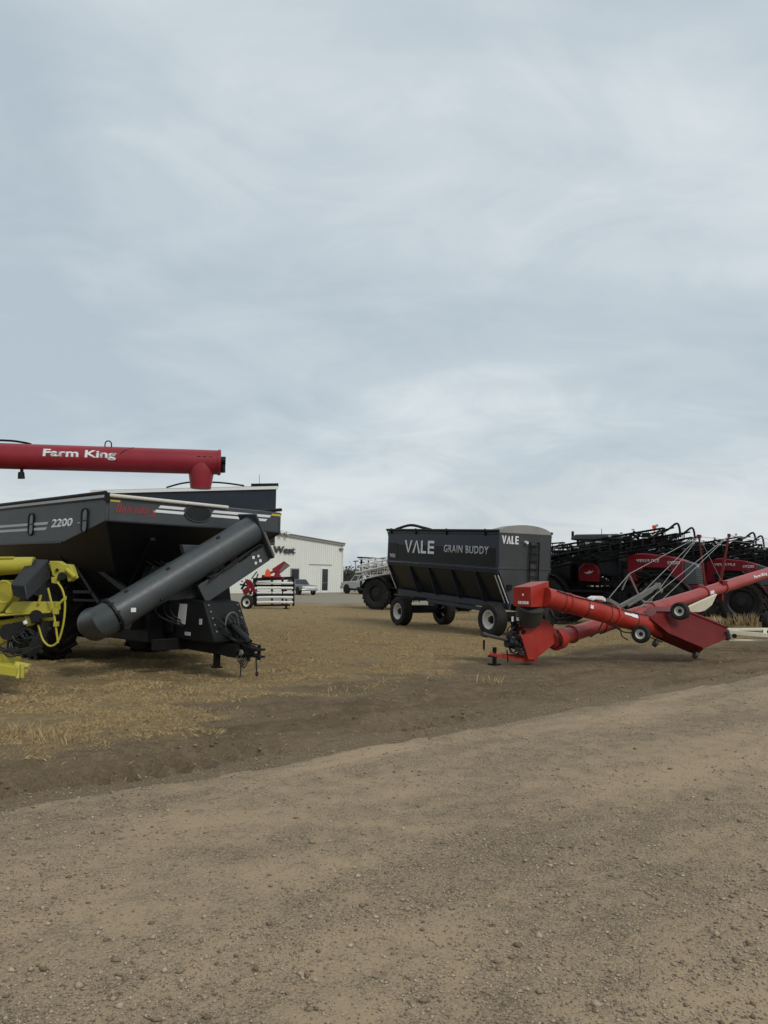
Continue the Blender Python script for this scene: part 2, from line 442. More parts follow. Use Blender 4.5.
sep2 = nt.nodes.new('ShaderNodeSeparateColor'); nt.links.new(vo2.outputs['Color'], sep2.inputs[0])
grit = mixc(nt, ramp(nt, sep2.outputs[0], [(.70, 0), (.78, .55)]), grit, (.47, .41, .31))
grit = mixc(nt, ramp(nt, sep.outputs[1], [(.76, 0), (.82, .6)]), grit, (.13, .103, .072))
c = mixc(nt, math_(nt, 'MULTIPLY', loose, .85), packed, grit)
nt.links.new(c, b.inputs['Base Color']); b.inputs['Roughness'].default_value = .95; b.inputs['Specular IOR Level'].default_value = .15
hgt = math_(nt, 'SUBTRACT', math_(nt, 'MULTIPLY', nB, 1.2), math_(nt, 'MULTIPLY', math_(nt, 'MULTIPLY', vo.outputs['Distance'], loose), .9))
hgt = math_(nt, 'SUBTRACT', hgt, math_(nt, 'MULTIPLY', math_(nt, 'MULTIPLY', vo2.outputs['Distance'], loose), .35))
hgt = math_(nt, 'ADD', hgt, math_(nt, 'MULTIPLY', nC, .22))
bp = nd(nt, 'ShaderNodeBump', Strength=.9, Distance=.022)
nt.links.new(hgt, bp.inputs['Height']); nt.links.new(bp.outputs[0], b.inputs['Normal'])
M['road'] = m

ax_, ay_ = axis_pts(-11, 14, .055, -3000, 3000), axis_pts(4, 26, .055, -120, 4200)
X, Y = np.meshgrid(ax_, ay_)
tag(grid_sheet('field_ground', X, Y, field_z(X, Y), {'grass': grass_amt(X, Y), 'lot': lot_amt(X, Y), 'edge': edge_amt(X, Y)}, M['field']), kind='structure')
sv = axis_pts(-8.5, .9, .05, -13, .9, 1.3); sv = np.unique(sv[sv <= .95]); tv = axis_pts(-8, 22, .06, -90, 400, 1.12)
SS, TT = np.meshgrid(sv, tv)
X = R0[0] + RN[0] * SS + RD[0] * TT; Y = R0[1] + RN[1] * SS + RD[1] * TT
tag(grid_sheet('gravel_road', X, Y, road_z(X, Y), {}, M['road']), kind='structure')

# --- loose stones on the road: far too many to count, one object
def scatter_stones(name, x, y, z, size, mat):
    base = np.array([(1, 0, 0), (0, 1, 0), (-1, 0, 0), (0, -1, 0), (.3, .2, .8), (-.3, .1, .7), (0, 0, -.8)], float)
    fs = np.array([(0, 1, 4), (1, 5, 4), (1, 2, 5), (2, 3, 5), (3, 4, 5), (3, 0, 4), (1, 0, 6), (2, 1, 6), (3, 2, 6), (0, 3, 6)])
    n = len(x); nv, nf = len(base), len(fs)
    v = base[None] * RNG.uniform(.65, 1.3, (n, nv, 1)) + RNG.normal(0, .1, (n, nv, 3))
    v = v * np.stack([RNG.uniform(.7, 1.25, n), RNG.uniform(.6, 1.0, n), RNG.uniform(.5, .85, n)], -1)[:, None]
    a = RNG.uniform(0, 6.28, n); ca, sa = np.cos(a)[:, None], np.sin(a)[:, None]
    vx = v[..., 0] * ca - v[..., 1] * sa; vy = v[..., 0] * sa + v[..., 1] * ca
    v = np.stack([vx, vy, v[..., 2]], -1) * size[:, None, None] + np.stack([x, y, z], -1)[:, None]
    co = v.reshape(-1, 3); q = (fs[None] + (np.arange(n) * nv)[:, None, None]).reshape(-1, 3)
    return tri_mesh(name, co, q, mat)
def tri_mesh(name, co, q, mat):
    me = bpy.data.meshes.new(name); me.vertices.add(len(co)); me.vertices.foreach_set('co', co.astype(np.float32).ravel())
    me.loops.add(q.size); me.loops.foreach_set('vertex_index', q.astype(np.int32).ravel())
    me.polygons.add(len(q)); me.polygons.foreach_set('loop_start', np.arange(0, q.size, 3, dtype=np.int32))
    me.update(calc_edges=True); me.materials.append(mat)
    o = bpy.data.objects.new(name, me); COL.objects.link(o); return o

n = 420000
d = 2.4 * (18 / 2.4) ** RNG.uniform(0, 1, n); x = RNG.uniform(-.62, .62, n) * d; y = d
s, t = road_st(x, y)
patch = fbm(t * .5, s * 1.3, 120, 4) * .55 + fbm(x * 3, y * 3, 123, 3) * .45
keep = (s < .15 + RNG.exponential(.28, n)) & (RNG.uniform(0, 1, n) < sstep(.38, .60, patch) * .7 + .32) & (RNG.uniform(0, 1, n) < .62)
x, y, d, s = x[keep], y[keep], d[keep], s[keep]
sz = .0018 + .0040 * RNG.exponential(.55, len(x)); sz = np.clip(sz, .002, .018)
big = RNG.uniform(0, 1, len(x)) < .004; sz[big] = RNG.uniform(.012, .024, big.sum())
tag(scatter_stones('loose_gravel', x, y, np.maximum(road_z(x, y), field_z(x, y)) + sz * .25, sz, M['stone']),
    'loose pale stones and grit scattered over the gravel road', 'gravel', kind='stuff')

# --- clods on the churned dirt verge
n = 26000
t = RNG.uniform(-4, 22, n); s = RNG.uniform(-.3, 3.4, n)
x = R0[0] + RN[0] * s + RD[0] * t; y = R0[1] + RN[1] * s + RD[1] * t
k = fbm(t * .8, s * 2.5, 140, 4) > .5; x, y = x[k], y[k]
sz = np.clip(.004 + .011 * RNG.exponential(.6, len(x)), 0, .05)
M['clod'] = leaf_mat('dirt_clods', (.12, .09, .058), (.25, .20, .13), .95)
tag(scatter_stones('dirt_clods', x, y, field_z(x, y), sz, M['clod']), 'crumbled brown dirt clods along the churned road verge', 'dirt', kind='stuff')

# --- dry grass
def blades(name, x, y, z, hgt, wid, lean, mat):
    n = len(x); a = RNG.uniform(0, 6.28, n); b2 = RNG.uniform(0, 6.28, n)
    dx, dy = np.cos(a) * wid, np.sin(a) * wid; lx, ly = np.cos(b2) * lean * hgt, np.sin(b2) * lean * hgt
    p0 = np.stack([x - dx, y - dy, z - .01], -1); p1 = np.stack([x + dx, y + dy, z - .01], -1)
    p2 = np.stack([x + dx * .7 + lx * .4, y + dy * .7 + ly * .4, z + hgt * .6], -1)
    p3 = np.stack([x + lx, y + ly, z + hgt], -1)
    co = np.stack([p0, p1, p2, p3], 1).reshape(-1, 3)
    i = (np.arange(n) * 4)[:, None]
    q = np.concatenate([i + np.array([[0, 1, 2]]), i + np.array([[0, 2, 3]])], 0)
    return tri_mesh(name, co, q, mat)
n = 1100000
d = 6.0 * (46 / 6.0) ** RNG.uniform(0, 1, n); x = RNG.uniform(-.60, .60, n) * d; y = d
g = grass_amt(x, y); cl = fbm(x * 2.4, y * 2.4, 160, 4); tuft = sstep(.58, .72, fbm(x * 1.1, y * 1.1, 170, 4))
keep = RNG.uniform(0, 1, n) < g * sstep(.34, .6, cl) * .9 + .003
x, y, d, tuft, cl = x[keep], y[keep], d[keep], tuft[keep], cl[keep]
hgt = RNG.uniform(.010, .036, len(x)) * (.7 + .8 * tuft + .4 * sstep(.5, .7, cl)); wid = .0006 + .00010 * d
tag(blades('dry_grass', x, y, field_z(x, y), hgt, wid, RNG.uniform(.5, 2.2, len(x)), M['straw']),
    'short straw coloured dead grass growing around the parked machines', 'grass', kind='stuff')

# --- taller weed tufts
wx, wy, wz, wh, ww = [], [], [], [], []
for px, py, h, nb in ((490, 681, .18, 40), (438, 672, .10, 26), (742, 626, .55, 70), (728, 628, .5, 60), (754, 626, .6, 60), (715, 624, .45, 50),
                      (45, 735, .16, 60), (70, 738, .13, 50), (20, 730, .14, 50), (285, 640, .25, 30), (600, 625, .4, 40), (200, 690, .12, 40), (330, 690, .1, 40)):
    dd = CAM_H * F_PX / (py - 576 - (px - 384) * .0175); p = P(px, py, dd)
    for k in range(nb):
        r_ = abs(random.gauss(0, .12 + h * .25)); a_ = random.uniform(0, 6.28)
        wx.append(p.x + r_ * math.cos(a_)); wy.append(p.y + r_ * math.sin(a_)); wh.append(h * random.uniform(.4, 1.1)); ww.append(.0012 + .00018 * dd)
wx, wy = np.array(wx), np.array(wy)
tag(blades('weed_tufts', wx, wy, field_z(wx, wy), np.array(wh), np.array(ww), RNG.uniform(.1, .6, len(wx)), M['straw']),
    'taller tufts of bleached weeds standing on the bare dirt', 'weeds', kind='stuff')

# ------------------------------------------------------------------ sky and sun
SUN_EL, SUN_AZ = R(42), R(140)       # compass-like: direction the light comes from, behind the camera and to its right
w = bpy.data.worlds.new('World'); S.world = w; w.use_nodes = True
nt = w.node_tree; bg = nt.nodes['Background']; bg.inputs['Strength'].default_value = .1
sky = nt.nodes.new('ShaderNodeTexSky'); sky.sky_type = 'NISHITA'; sky.sun_disc = False
sky.sun_elevation = SUN_EL; sky.sun_rotation = SUN_AZ; sky.air_density = 1.2; sky.dust_density = 2
tc = nt.nodes.new('ShaderNodeTexCoord').outputs['Generated']
sx = nt.nodes.new('ShaderNodeSeparateXYZ'); nt.links.new(tc, sx.inputs[0])
zc = math_(nt, 'ADD', math_(nt, 'MAXIMUM', sx.outputs[2], 0.0), .30)
cx = nt.nodes.new('ShaderNodeCombineXYZ')
nt.links.new(math_(nt, 'DIVIDE', sx.outputs[0], zc), cx.inputs[0]); nt.links.new(math_(nt, 'DIVIDE', sx.outputs[1], zc), cx.inputs[1])
mp = nd(nt, 'ShaderNodeMapping'); mp.inputs['Rotation'].default_value = (0, 0, R(-28)); mp.inputs['Scale'].default_value = (1.25, 1.7, 1); mp.inputs['Location'].default_value = (3.1, 1.7, 0)
nt.links.new(cx.outputs[0], mp.inputs['Vector']); cv = mp.outputs[0]
n1 = noise(nt, .75, 6, .52, cv, .5); n2 = noise(nt, 2.2, 6, .58, cv, .9); n3 = noise(nt, .35, 3, .5, cv, .2)
cl = math_(nt, 'ADD', math_(nt, 'MULTIPLY', n1, .55), math_(nt, 'ADD', math_(nt, 'MULTIPLY', n2, .2), math_(nt, 'MULTIPLY', n3, .25)))
thick = ramp(nt, cl, [(.41, 0), (.50, .42), (.585, 1)])
cloud = mixc(nt, thick, (4.75, 5.6, 6.25), (7.2, 7.8, 8.1))
# a paler, warmer break in the deck low over the horizon
band = nt.nodes.new('ShaderNodeMapRange'); band.clamp = True
low = ramp(nt, sx.outputs[2], [(0.0, 1), (.06, .75), (.16, 0)])
glow = math_(nt, 'MULTIPLY', low, ramp(nt, n2, [(.35, .25), (.62, 1)]))
cloud = mixc(nt, math_(nt, 'MULTIPLY', glow, .6), cloud, (7.4, 7.6, 7.4))
colr = mixc(nt, .93, sky.outputs[0], cloud)
nt.links.new(colr, bg.inputs['Color'])
sd = bpy.data.lights.new('sun', 'SUN'); sd.energy = 1.4; sd.angle = R(14); sd.color = (1, .96, .9)
so = bpy.data.objects.new('sun', sd); COL.objects.link(so)
to = V((math.sin(SUN_AZ) * math.cos(SUN_EL), math.cos(SUN_AZ) * math.cos(SUN_EL), math.sin(SUN_EL)))
so.rotation_euler = to.to_track_quat('Z', 'Y').to_euler(); so.location = (0, 0, 30)
S.view_settings.view_transform = 'Standard'; S.view_settings.look = 'None'; S.view_settings.gamma = 1; S.view_settings.use_curve_mapping = False
S.view_settings.exposure = 0.0
S.render.engine = 'CYCLES'; S.render.resolution_x = 768; S.render.resolution_y = 1024
# ================================================================== THINGS
HORZ = lambda px: 576 + (px - 384) * math.tan(ROLL)
def gp(px, d):
    """ground point below a pixel column at distance d"""
    p = P(px, 576, d); return V((p.x, p.y, 0))

# ------------------------------------------------------------------ big grain cart with the folded unloading auger
o_ = V((-3.42, 14.45, 0)); rz = R(-42); FI = frame(o_, rz).inverted()
def L(px, py, d): return FI @ P(px, py, d)
t = thing('grain_cart', 'big charcoal grain cart with red word, white stripes and thick auger folded across its front', 'grain cart', o_, rz)
W = 1.93; X1 = -6.0
b = MB()   # upper box walls (a shell with thickness)
def shell(b, outer, th):
    pass
b.prism([(0, -W, 3.07), (0, -W, 2.65), (-1.52, -W, 2.31), (X1, -W, 2.31), (X1, -W, 3.07)], (0, .05, 0))
b.prism([(0, W, 3.07), (0, W, 2.65), (-1.52, W, 2.31), (X1, W, 2.31), (X1, W, 3.07)], (0, -.05, 0))
b.box((-.025, 0, 2.86), (.046, 2 * W - .104, .42)); b.box((X1 + .025, 0, 2.69), (.046, 2 * W - .104, .76))
b.build('box', M['charcoal'], t, .012)
b = MB()
Ez = 1.3
B0, B1, C0, C1 = (-.004, -W + .004, 2.65), (-.004, W - .004, 2.65), (-1.52, -W + .004, 2.31), (-1.52, W - .004, 2.31)
E0, E1, G0, G1 = (-1.75, -.62, Ez), (-1.75, .62, Ez), (-4.9, -.62, Ez), (-4.9, .62, Ez)
D0, D1 = (X1 + .004, -W + .004, 2.31), (X1 + .004, W - .004, 2.31)
b.add([B0, B1, C0, C1, E0, E1, G0, G1, D0, D1], [(0, 1, 5, 4), (0, 4, 2), (1, 3, 5), (2, 4, 6, 8), (3, 9, 7, 5), (8, 6, 7, 9), (4, 5, 7, 6)])
for s in (-1, 1):   # folded seam along each hip of the hopper
    b.bar(V((-.02, s * (W - .02), 2.64)), V((-1.76, s * .63, 1.31)), .035, .035)
    b.box((-3.75, s * (W - .012), 2.315), (4.4, .05, .05))
b.box((-.012, 0, 2.655), (.05, 2 * W - .02, .035))
b.box((-3.3, 0, 1.15), (3.4, 1.1, .34))
b.build('hopper', M['hopper_black'], t, .008)
b = MB()   # top rails
for s in (-1, 1):
    b.tube((-.02, s * (W + .01), 3.13), (X1, s * (W + .01), 3.13), .035, n=10)
    b.bar((.0, s * (W + .004), 3.03), (X1, s * (W + .004), 3.03), .03, .022)
b.tube((.02, -W, 3.13), (.02, -W, 2.98), .05, n=10)
b.build('top_rail', M['black'], t)
b = MB(); b.bar((0, -W - .012, 3.075), (X1, -W - .012, 3.075), .022, .05); b.build('tarp_hem', M['greydecal'], t)
b = MB()
n = 10; sec = [(-W * math.cos(math.pi * i / n), 3.075 + .012 * math.sin(math.pi * i / n)) for i in range(n + 1)]
b.prism([(-.1, y, z) for y, z in sec] , (X1 + .15, 0, 0)); b.build('tarp', M['tarp'], t)
b = MB(); b.path([(.04, -W + .02, 3.085), (.04, -.8, 3.08), (.04, .55, 3.07)], .032, n=10); b.build('tarp_roll', M['tarp_white'], t)
# front decals
b = MB(); o, ex, ey = V((.002, 0, 0)), V((0, 1, 0)), V((0, 0, 1))
for z in (2.945, 2.862):
    sl = .05
    for y0, y1 in ((-.94, -.42), (.22, 1.62)):
        y0_, y1_ = (y0, y1) if z > 2.9 else (y0 - .1, y1 - .1 if y1 > 1 else y1)
        b.flat([(y0_, z), (y1_, z), (y1_ + .05, z + sl), (y0_ + .05, z + sl)], o, ex, ey)
b.each('stripe', M['decal'], t)
b = MB(); b.flat([(-.1 + .29 * math.cos(k * math.pi / 12) * (1 if abs(math.cos(k * math.pi / 12)) < .6 else .95), 2.9 + .15 * math.sin(k * math.pi / 12)) for k in range(24)], o, ex, ey, .012)
wn = b.build('sight_window', M['satin'], t)
b = MB(); b.path([(.016, -.1 + .29 * math.cos(k * math.pi / 12), 2.9 + .15 * math.sin(k * math.pi / 12)) for k in range(25)], .010, n=6, sub=1); b.build('window_frame', M['charcoal'], wn)
b = MB(); y = -1.76   # a red word, too blurred in the photo to read: letter shaped blocks
for k, (wd, hh, dz) in enumerate(((.085, .15, 0), (.07, .11, 0), (.07, .11, 0), (.03, .15, 0), (.07, .11, 0), (.075, .12, 0), (.07, .11, 0), (.03, .14, 0), (.075, .15, -.045))):
    z = 2.81 + dz; q = wd * .36
    b.flat([(y, z), (y + q, z), (y + q + .03, z + hh), (y + .03, z + hh)], o, ex, ey)
    if wd > .05:
        b.flat([(y + wd - q, z), (y + wd, z), (y + wd + .03, z + hh), (y + wd - q + .03, z + hh)], o, ex, ey)
        b.flat([(y + q * .8, z + hh * .62), (y + wd - q * .6, z + hh * .62), (y + wd - q * .6, z + hh * .97), (y + q * .8, z + hh * .97)], o, ex, ey, .0055)
    y += wd + .022
b.build('lettering', M['reddecal'], t)
b = MB(); b.flat([(-1.9, 2.985), (-1.68, 2.985), (-1.68, 3.02), (-1.9, 3.02)], o, ex, ey); b.flat([(1.68, 2.99), (1.92, 2.99), (1.92, 3.03), (1.68, 3.03)], o, ex, ey)
b.each('marker_decal', M['yellowdecal'], t)
# near side decals
o, ex, ey = V((0, -W - .002, 0)), V((1, 0, 0)), V((0, 0, 1))
b = MB()
for z, dx in ((2.655, 0), (2.555, -.05)):
    b.flat([(X1 + .3, z), (-2.18 + dx, z), (-2.12 + dx, z + .05), (X1 + .3, z + .05)], o, ex, ey)
b.flat([(-.98, 2.64), (-.78, 2.64), (-.78, 2.655), (-.98, 2.655)], o, ex, ey)
b.each('stripe', M['greydecal'], t)
text('lettering', '2200', o + ex * -2.02 + ey * 2.59, ex, ey, .155, .84, M['decal'], t, .035, .15)
for xc in (-.72, -2.86, -4.9):
    b = MB(); pts = [(xc + .11 * math.cos(k * math.pi / 10) , 2.68 + (.12 if math.sin(k * math.pi / 10) > 0 else -.12) + .09 * math.sin(k * math.pi / 10)) for k in range(20)]
    b.flat(pts, o, ex, ey, .012); wn = b.build('sight_window', M['glass'], t)
    b = MB(); b.path([(x, -W - .016, z) for x, z in pts + pts[:1]], .016, n=6, sub=1); b.bar((xc - .1, -W - .018, 2.68), (xc + .1, -W - .018, 2.68), .02)
    b.build('window_frame', M['black'], wn)
# undercarriage
b = MB()
b.bar((-5.2, -.55, .98), (-1.2, -.55, .98), .16, .3); b.bar((-5.2, .55, .98), (-1.2, .55, .98), .16, .3)
b.bar((-3.6, -1.6, .9), (-3.6, 1.6, .9), .3, .3)
b.bar((-1.9, -.55, .85), (.1, -.32, .54), .17, .27); b.bar((.0, -.33, .55), (1.35, -.07, .46), .17, .22); b.bar((-1.9, .55, .85), (1.25, .06, .47), .17, .27)
b.box((.55, 0, .5), (1.0, .4, .18)); b.box((-1.6, 0, .78), (2.6, 1.7, .5)); b.box((-3.2, 0, .7), (1.4, 1.5, .5)); b.box((-5.4, 0, 1.2), (.06, 3.0, 1.5)); b.box((-2.3, 1.0, .72), (1.6, .9, .75)); b.prism([(-.5, -1.1, .75), (-.5, 1.2, .75), (-.5, 1.0, 1.9), (-.5, -.7, 1.9)], (-.25, 0, 0)); b.box((1.2, 0, .47), (.35, .22, .26))  # shroud boxes and rear plate added partly for the dark shade underneath
b.bar((.05, -.95, .52), (.05, .95, .52), .14, .2)
for s in (-1, 1):
    b.bar((-1.6, s * .62, 1.2), (-.2, s * .9, 2.4), .1, .08); b.bar((-2.2, s * .7, 1.05), (-2.3, s * 1.6, 2.1), .09, .09); b.bar((-5.0, s * .7, 1.05), (-5.1, s * 1.6, 2.1), .09, .09)
b.build('frame', M['black'], t, .01)
b = MB()   # brace of plate and struts beside the wheel
p1, p2, p3, p4, p5 = L(70, 563, 14.9), L(92, 563, 14.7), L(128, 592, 14.4), L(75, 564, 14.9), L(99, 603, 14.5)
b.bar(p1, p2, .12, .09); b.bar(p2, p3, .13, .09); b.bar(p4, p5, .05, .06); b.bar(L(74, 592, 14.8), L(92, 592, 14.6), .06, .06); b.bar(L(74, 600, 14.8), L(110, 601, 14.5), .05, .05)
b.each('brace', M['hopper_black'], t, .008)
for s in (-1, 1):
    wheel(t, (-3.6, s * 1.2, .9), (0, s, 0), .9, .68, .42, M['greyrim'], lugs=20)
b = MB(); b.box((.78, -.12, .35), (.09, .09, .4)); b.box((.78, -.12, .14), (.14, .14, .03)); b.build('jack_stand', M['black'], t)
# unloading auger folded across the front
A0, A1 = V((.30, -2.02, 1.00)), V((.55, .77, 2.63)); ad = (A1 - A0).normalized()
b = MB(); b.tube(A0 + ad * .12, A1, .275, n=36)
b.lathe([(.278, 0), (.278, .006)], A0 + ad * 2.35, ad, 36)
at_ = b.build('unload_auger', M['charcoal_tube'], t)
b = MB(); b.path([A0 + ad * .13, A0 - ad * .02 + V((-.02, 0, 0)), A0 - ad * .10 + V((-.22, .06, -.03)), A0 + V((-.95, .3, -.1))], .272, n=32, sub=1); b.build('elbow', M['charcoal_tube'], at_)
b = MB(); b.lathe([(.275, 0), (.31, .002), (.31, .045), (.275, .05)], A0 + ad * .11, ad, 32, False)
pd = ad.cross(V((1, 0, 0))).normalized(); pd = pd if pd.z < 0 else -pd
sdn = ad.cross(pd).normalized()
for k in range(10):
    an = k * .628; b.tube(A0 + ad * .09 + (pd * math.cos(an) + sdn * math.sin(an)) * .295, A0 + ad * .19 + (pd * math.cos(an) + sdn * math.sin(an)) * .295, .012, n=6)
b.build('flange', M['black'], at_)
b = MB()   # second section: a long box channel lying under the tube
q0, q1 = A0 + ad * 1.75 + pd * .48, A1 + pd * .46 - ad * .02
b.bar(q0, q1, .34, .30, up=-pd); b.bar(q0 - ad * .1 + V((.17, 0, 0)), q1 + V((.17, 0, 0)), .02, .36, up=-pd)
b.build('folded_section', M['charcoal'], at_, .01)
b = MB()
for k in range(9):
    c_ = q0.lerp(q1, .15 + k * .095) + V((.15, 0, 0)) - pd * random.uniform(.15, .24)
    b.bar(c_ - ad * .09, c_ + ad * random.uniform(.03, .12), .06, random.uniform(.05, .1), up=-pd)
b.path([q0.lerp(q1, .1) + V((.2, 0, 0)) - pd * .2, q0.lerp(q1, .4) + V((.22, 0, 0)) - pd * .17, q0.lerp(q1, .8) + V((.2, 0, 0)) - pd * .2], .018)
b.path([q0.lerp(q1, .05) + V((.24, 0, 0)) - pd * .16, q0.lerp(q1, .5) + V((.22, 0, 0)) - pd * .21, q0.lerp(q1, .95) + V((.2, 0, 0)) - pd * .2], .014)
b.build('hinge_bracket', M['black'], at_)
b = MB(); e = A1 + ad * .0
b.prism([e - pd * .33 + sdn * .30, e + pd * .60 + sdn * .30, e + pd * .66, e + pd * .60 - sdn * .30, e - pd * .33 - sdn * .30], ad * .035)
b.build('end_plate', M['charcoal_tube'], at_, .006)
b = MB(); b.bar(e + pd * .1 + ad * .06 + V((.2, 0, 0)), e + pd * .64 + ad * .12 + V((.1, 0, 0)), .05, .07); b.build('end_lip', M['bare'], at_)
b = MB(); c_ = q1 - ad * .32 + V((.184, 0, 0))
for i, j, s_ in ((0, -.05, .055), (.11, -.02, .045), (.0, .07, .05), (.11, .08, .055)): b.box(c_ + ad * i + pd * j, (.006, s_, s_))
b.each('sticker', M['decal'], at_)
b = MB(); b.box(A0 + ad * .38 + V((.278, 0, -.02)), (.012, .09, .07)); b.build('sticker', M['decal'], at_)
b = MB()
for f_, g_ in ((.15, -.9), (.4, -.8), (.75, -.85), (.28, .4)):
    c_ = A0.lerp(A1, f_) + (pd * g_ + V((1, 0, 0)) * (1 - abs(g_)) ** .5).normalized() * .285; b.tube(c_ - ad * .03, c_ + ad * .03, .022, n=8)
b.each('bolt', M['black'], at_)
# side-plate that carries the tube
b = MB(); b.prism([(.1, -.55, 2.30), (.1, .95, 2.32), (.1, .8, 1.95), (.1, -.3, 1.7)], (.12, 0, 0)); b.prism([(.16, -.85, 1.95), (.16, -.2, 2.2), (.16, -.05, 1.35), (.16, -.8, 1.3)], (.1, 0, 0))
b.each('auger_mount', M['charcoal'], t, .01)
b = MB(); b.flat([(.02, 2.245), (.62, 2.245), (.66, 2.30), (.06, 2.30)], V((.222, 0, 0)), V((0, 1, 0)), V((0, 0, 1))); b.build('stripe', M['decal'], t)
b = MB(); b.bar((.27, -.02, 2.31), (.27, .14, 2.05), .02, .07); b.build('warning_decal', M['yellowdecal'], t)
# gearbox cover, manual, hoses, drive shaft and hitch
b = MB(); b.prism([(-.45, -.5, .6), (-.45, -.5, 1.1), (-.02, -.5, 1.36), (.86, -.5, 1.29), (1.18, -.5, .72), (1.18, -.5, .6)], (0, .78, 0)); b.box((-.15, -.53, .85), (.3, .06, .3))
hs = b.build('gearbox_cover', M['black'], t, .025)
b = MB(); b.flat([(0, 0), (.25, 0), (.29, .36), (.06, .36)], V((.08, -.502, .88)), V((1, 0, 0)), V((0, 0, 1))); b.build('manual_pouch', M['decal'], hs)
b = MB()
for k in range(5):
    f_ = k / 4
    for yy in (-.42, .2): b.tube(V((.88 + .26 * f_, yy, 1.22 - .44 * f_)), V((.91 + .26 * f_, yy, 1.24 - .44 * f_)), .018, n=8)
b.each('bolt', M['bare'], hs)
b = MB(); b.box((.42, -.506, .72), (.16, .012, .06)); b.box((.80, -.506, .95), (.07, .012, .1)); b.each('sticker', M['greydecal'], hs)
b = MB(); b.path([(1.0, -.1, 1.0), (1.25, -.06, .82), (1.55, 0, .62)], .055, n=12); b.tube((1.0, -.1, 1.0), (1.15, -.08, .89), .11, .08, 16); b.build('drive_shaft', M['satin'], t)
b = MB(); b.path([(1.16, .14 * math.cos(k * .42) - .1, .92 + .2 * math.sin(k * .42)) for k in range(16)], .012, n=6, sub=2); b.build('shield_ring', M['bare'], t)
b = MB(); b.box((1.46, 0, .47), (.3, .12, .17)); b.box((1.74, 0, .40), (.3, .13, .035)); b.box((1.74, 0, .52), (.3, .13, .035)); b.tube((1.8, 0, .34), (1.8, 0, .6), .03, n=10); b.tube((1.7, -.09, .5), (1.9, -.1, .53), .03, n=8); b.tube((1.52, 0, .30), (1.52, 0, .64), .035, n=12); b.box((1.58, 0, .42), (.2, .16, .035)); b.box((1.58, 0, .53), (.2, .16, .035))
b.tube((1.35, -.14, .47), (1.35, .14, .47), .05, n=10); b.build('hitch', M['black'], t, .006)
b = MB(); b.tube((1.42, -.10, .44), (1.42, -.075, .44), .055, n=14); b.build('hitch_bolt', M['steel'], t)
b = MB()
for k in range(11):
    y0 = random.uniform(-.4, .25); z0 = random.uniform(.8, 1.2)
    b.path([(1.0, y0, z0), (1.2 + random.uniform(0, .12), y0 + .05, z0 - .12), (1.2 + random.uniform(-.04, .12), y0 * .4, .66), (1.5 + random.uniform(-.1, .16), random.uniform(-.1, .1), random.uniform(.5, .66))], .013, n=6)
for k in range(4):
    b.path([(1.3, -.1 + .06 * k, .5), (1.42 + .04 * k, -.12, .28 - .03 * k), (1.6, .02 * k, .5)], .01, n=5)
b.path([(1.44, -.1, .42), (1.45, -.1, .2), (1.46, -.12, .03)], .014, n=5); b.path([(1.66, .05, .42), (1.68, .05, .22), (1.66, .08, .1)], .013, n=5); b.tube((1.66, .08, .12), (1.66, .08, .05), .025, n=6)
b.build('hose', M['hose'], t)
b = MB()
for k in range(12):   # clutter of valves and lines behind the tube
    c_ = V((random.uniform(-.3, .1), random.uniform(-.7, .5), random.uniform(1.0, 1.9))); b.box(c_, (random.uniform(.06, .2), random.uniform(.06, .25), random.uniform(.05, .2)))
for k in range(6):
    y0 = random.uniform(-.9, .6); b.path([(-.6, y0, 2.0), (.0, y0 + .1, 1.6 + .1 * random.random()), (.1, y0 - .2, 1.1), (.3, y0 * .5, .8)], .016, n=6)
b.build('hydraulic_valve', M['black'], t)

# ------------------------------------------------------------------ tall hopper trailer behind it
rz = math.atan2(.14, 1); o_ = gp(190, 23.9); F_ = frame(o_, rz); FI = F_.inverted()
t = thing('hopper_trailer', 'tall dark hopper trailer with a white tarp edge, standing behind the big grain cart', 'trailer', o_, rz)
xa, xb = (FI @ P(90, 500, 22.0)).x, (FI @ P(276, 500, 22.75)).x; yf = (FI @ P(190, 500, 22.4)).y
za, zb = 4.02, 4.33; D = 2.9
b = MB(); b.prism([(xa, yf, 2.6), (xb, yf, 2.75), (xb, yf, zb), (xa, yf, za)], (0, D, 0)); b.build('box', M['navy'], t, .015)
b = MB(); b.add([(xa + .2, yf + .1, 2.6), (xb - .2, yf + .1, 2.75), (xb - .2, yf + D - .1, 2.75), (xa + .2, yf + D - .1, 2.6), (xa + 1.7, yf + .9, 1.2), (xb - 2.8, yf + .9, 1.2), (xb - 2.8, yf + 2, 1.2), (xa + 1.7, yf + 2, 1.2)],
                [(0, 1, 5, 4), (1, 2, 6, 5), (2, 3, 7, 6), (3, 0, 4, 7), (4, 5, 6, 7)]); b.build('hopper', M['navy'], t)
b = MB(); b.bar((xa, yf - .03, za + .03), (xb + .05, yf - .03, zb + .03), .05, .09); b.build('tarp_edge', M['white'], t)
b = MB(); b.tube((xa, yf + .1, za + .06), (xb, yf + .1, zb + .06), .04); b.bar((xb - .75, yf + .3, zb + .10), (xb + .06, yf + .3, zb + .14), .2, .10)
b.path([(xb - 3.2, yf + .2, zb - .05), (xb - 2.6, yf + .2, zb + .12), (xb - 1.7, yf + .2, zb + .15), (xb - .95, yf + .2, zb + .08)], .025); b.path([(xb - .5, yf + .4, zb + .1), (xb - .52, yf + .4, zb + .45)], .008, n=4, sub=1)
b.build('tarp_frame', M['black'], t)
b = MB(); b.bar((xa + .5, yf + 1.0, .95), (xb - 2.7, yf + 1.0, .95), .15, .3); b.bar((xa + .5, yf + 1.9, .95), (xb - 2.7, yf + 1.9, .95), .15, .3)
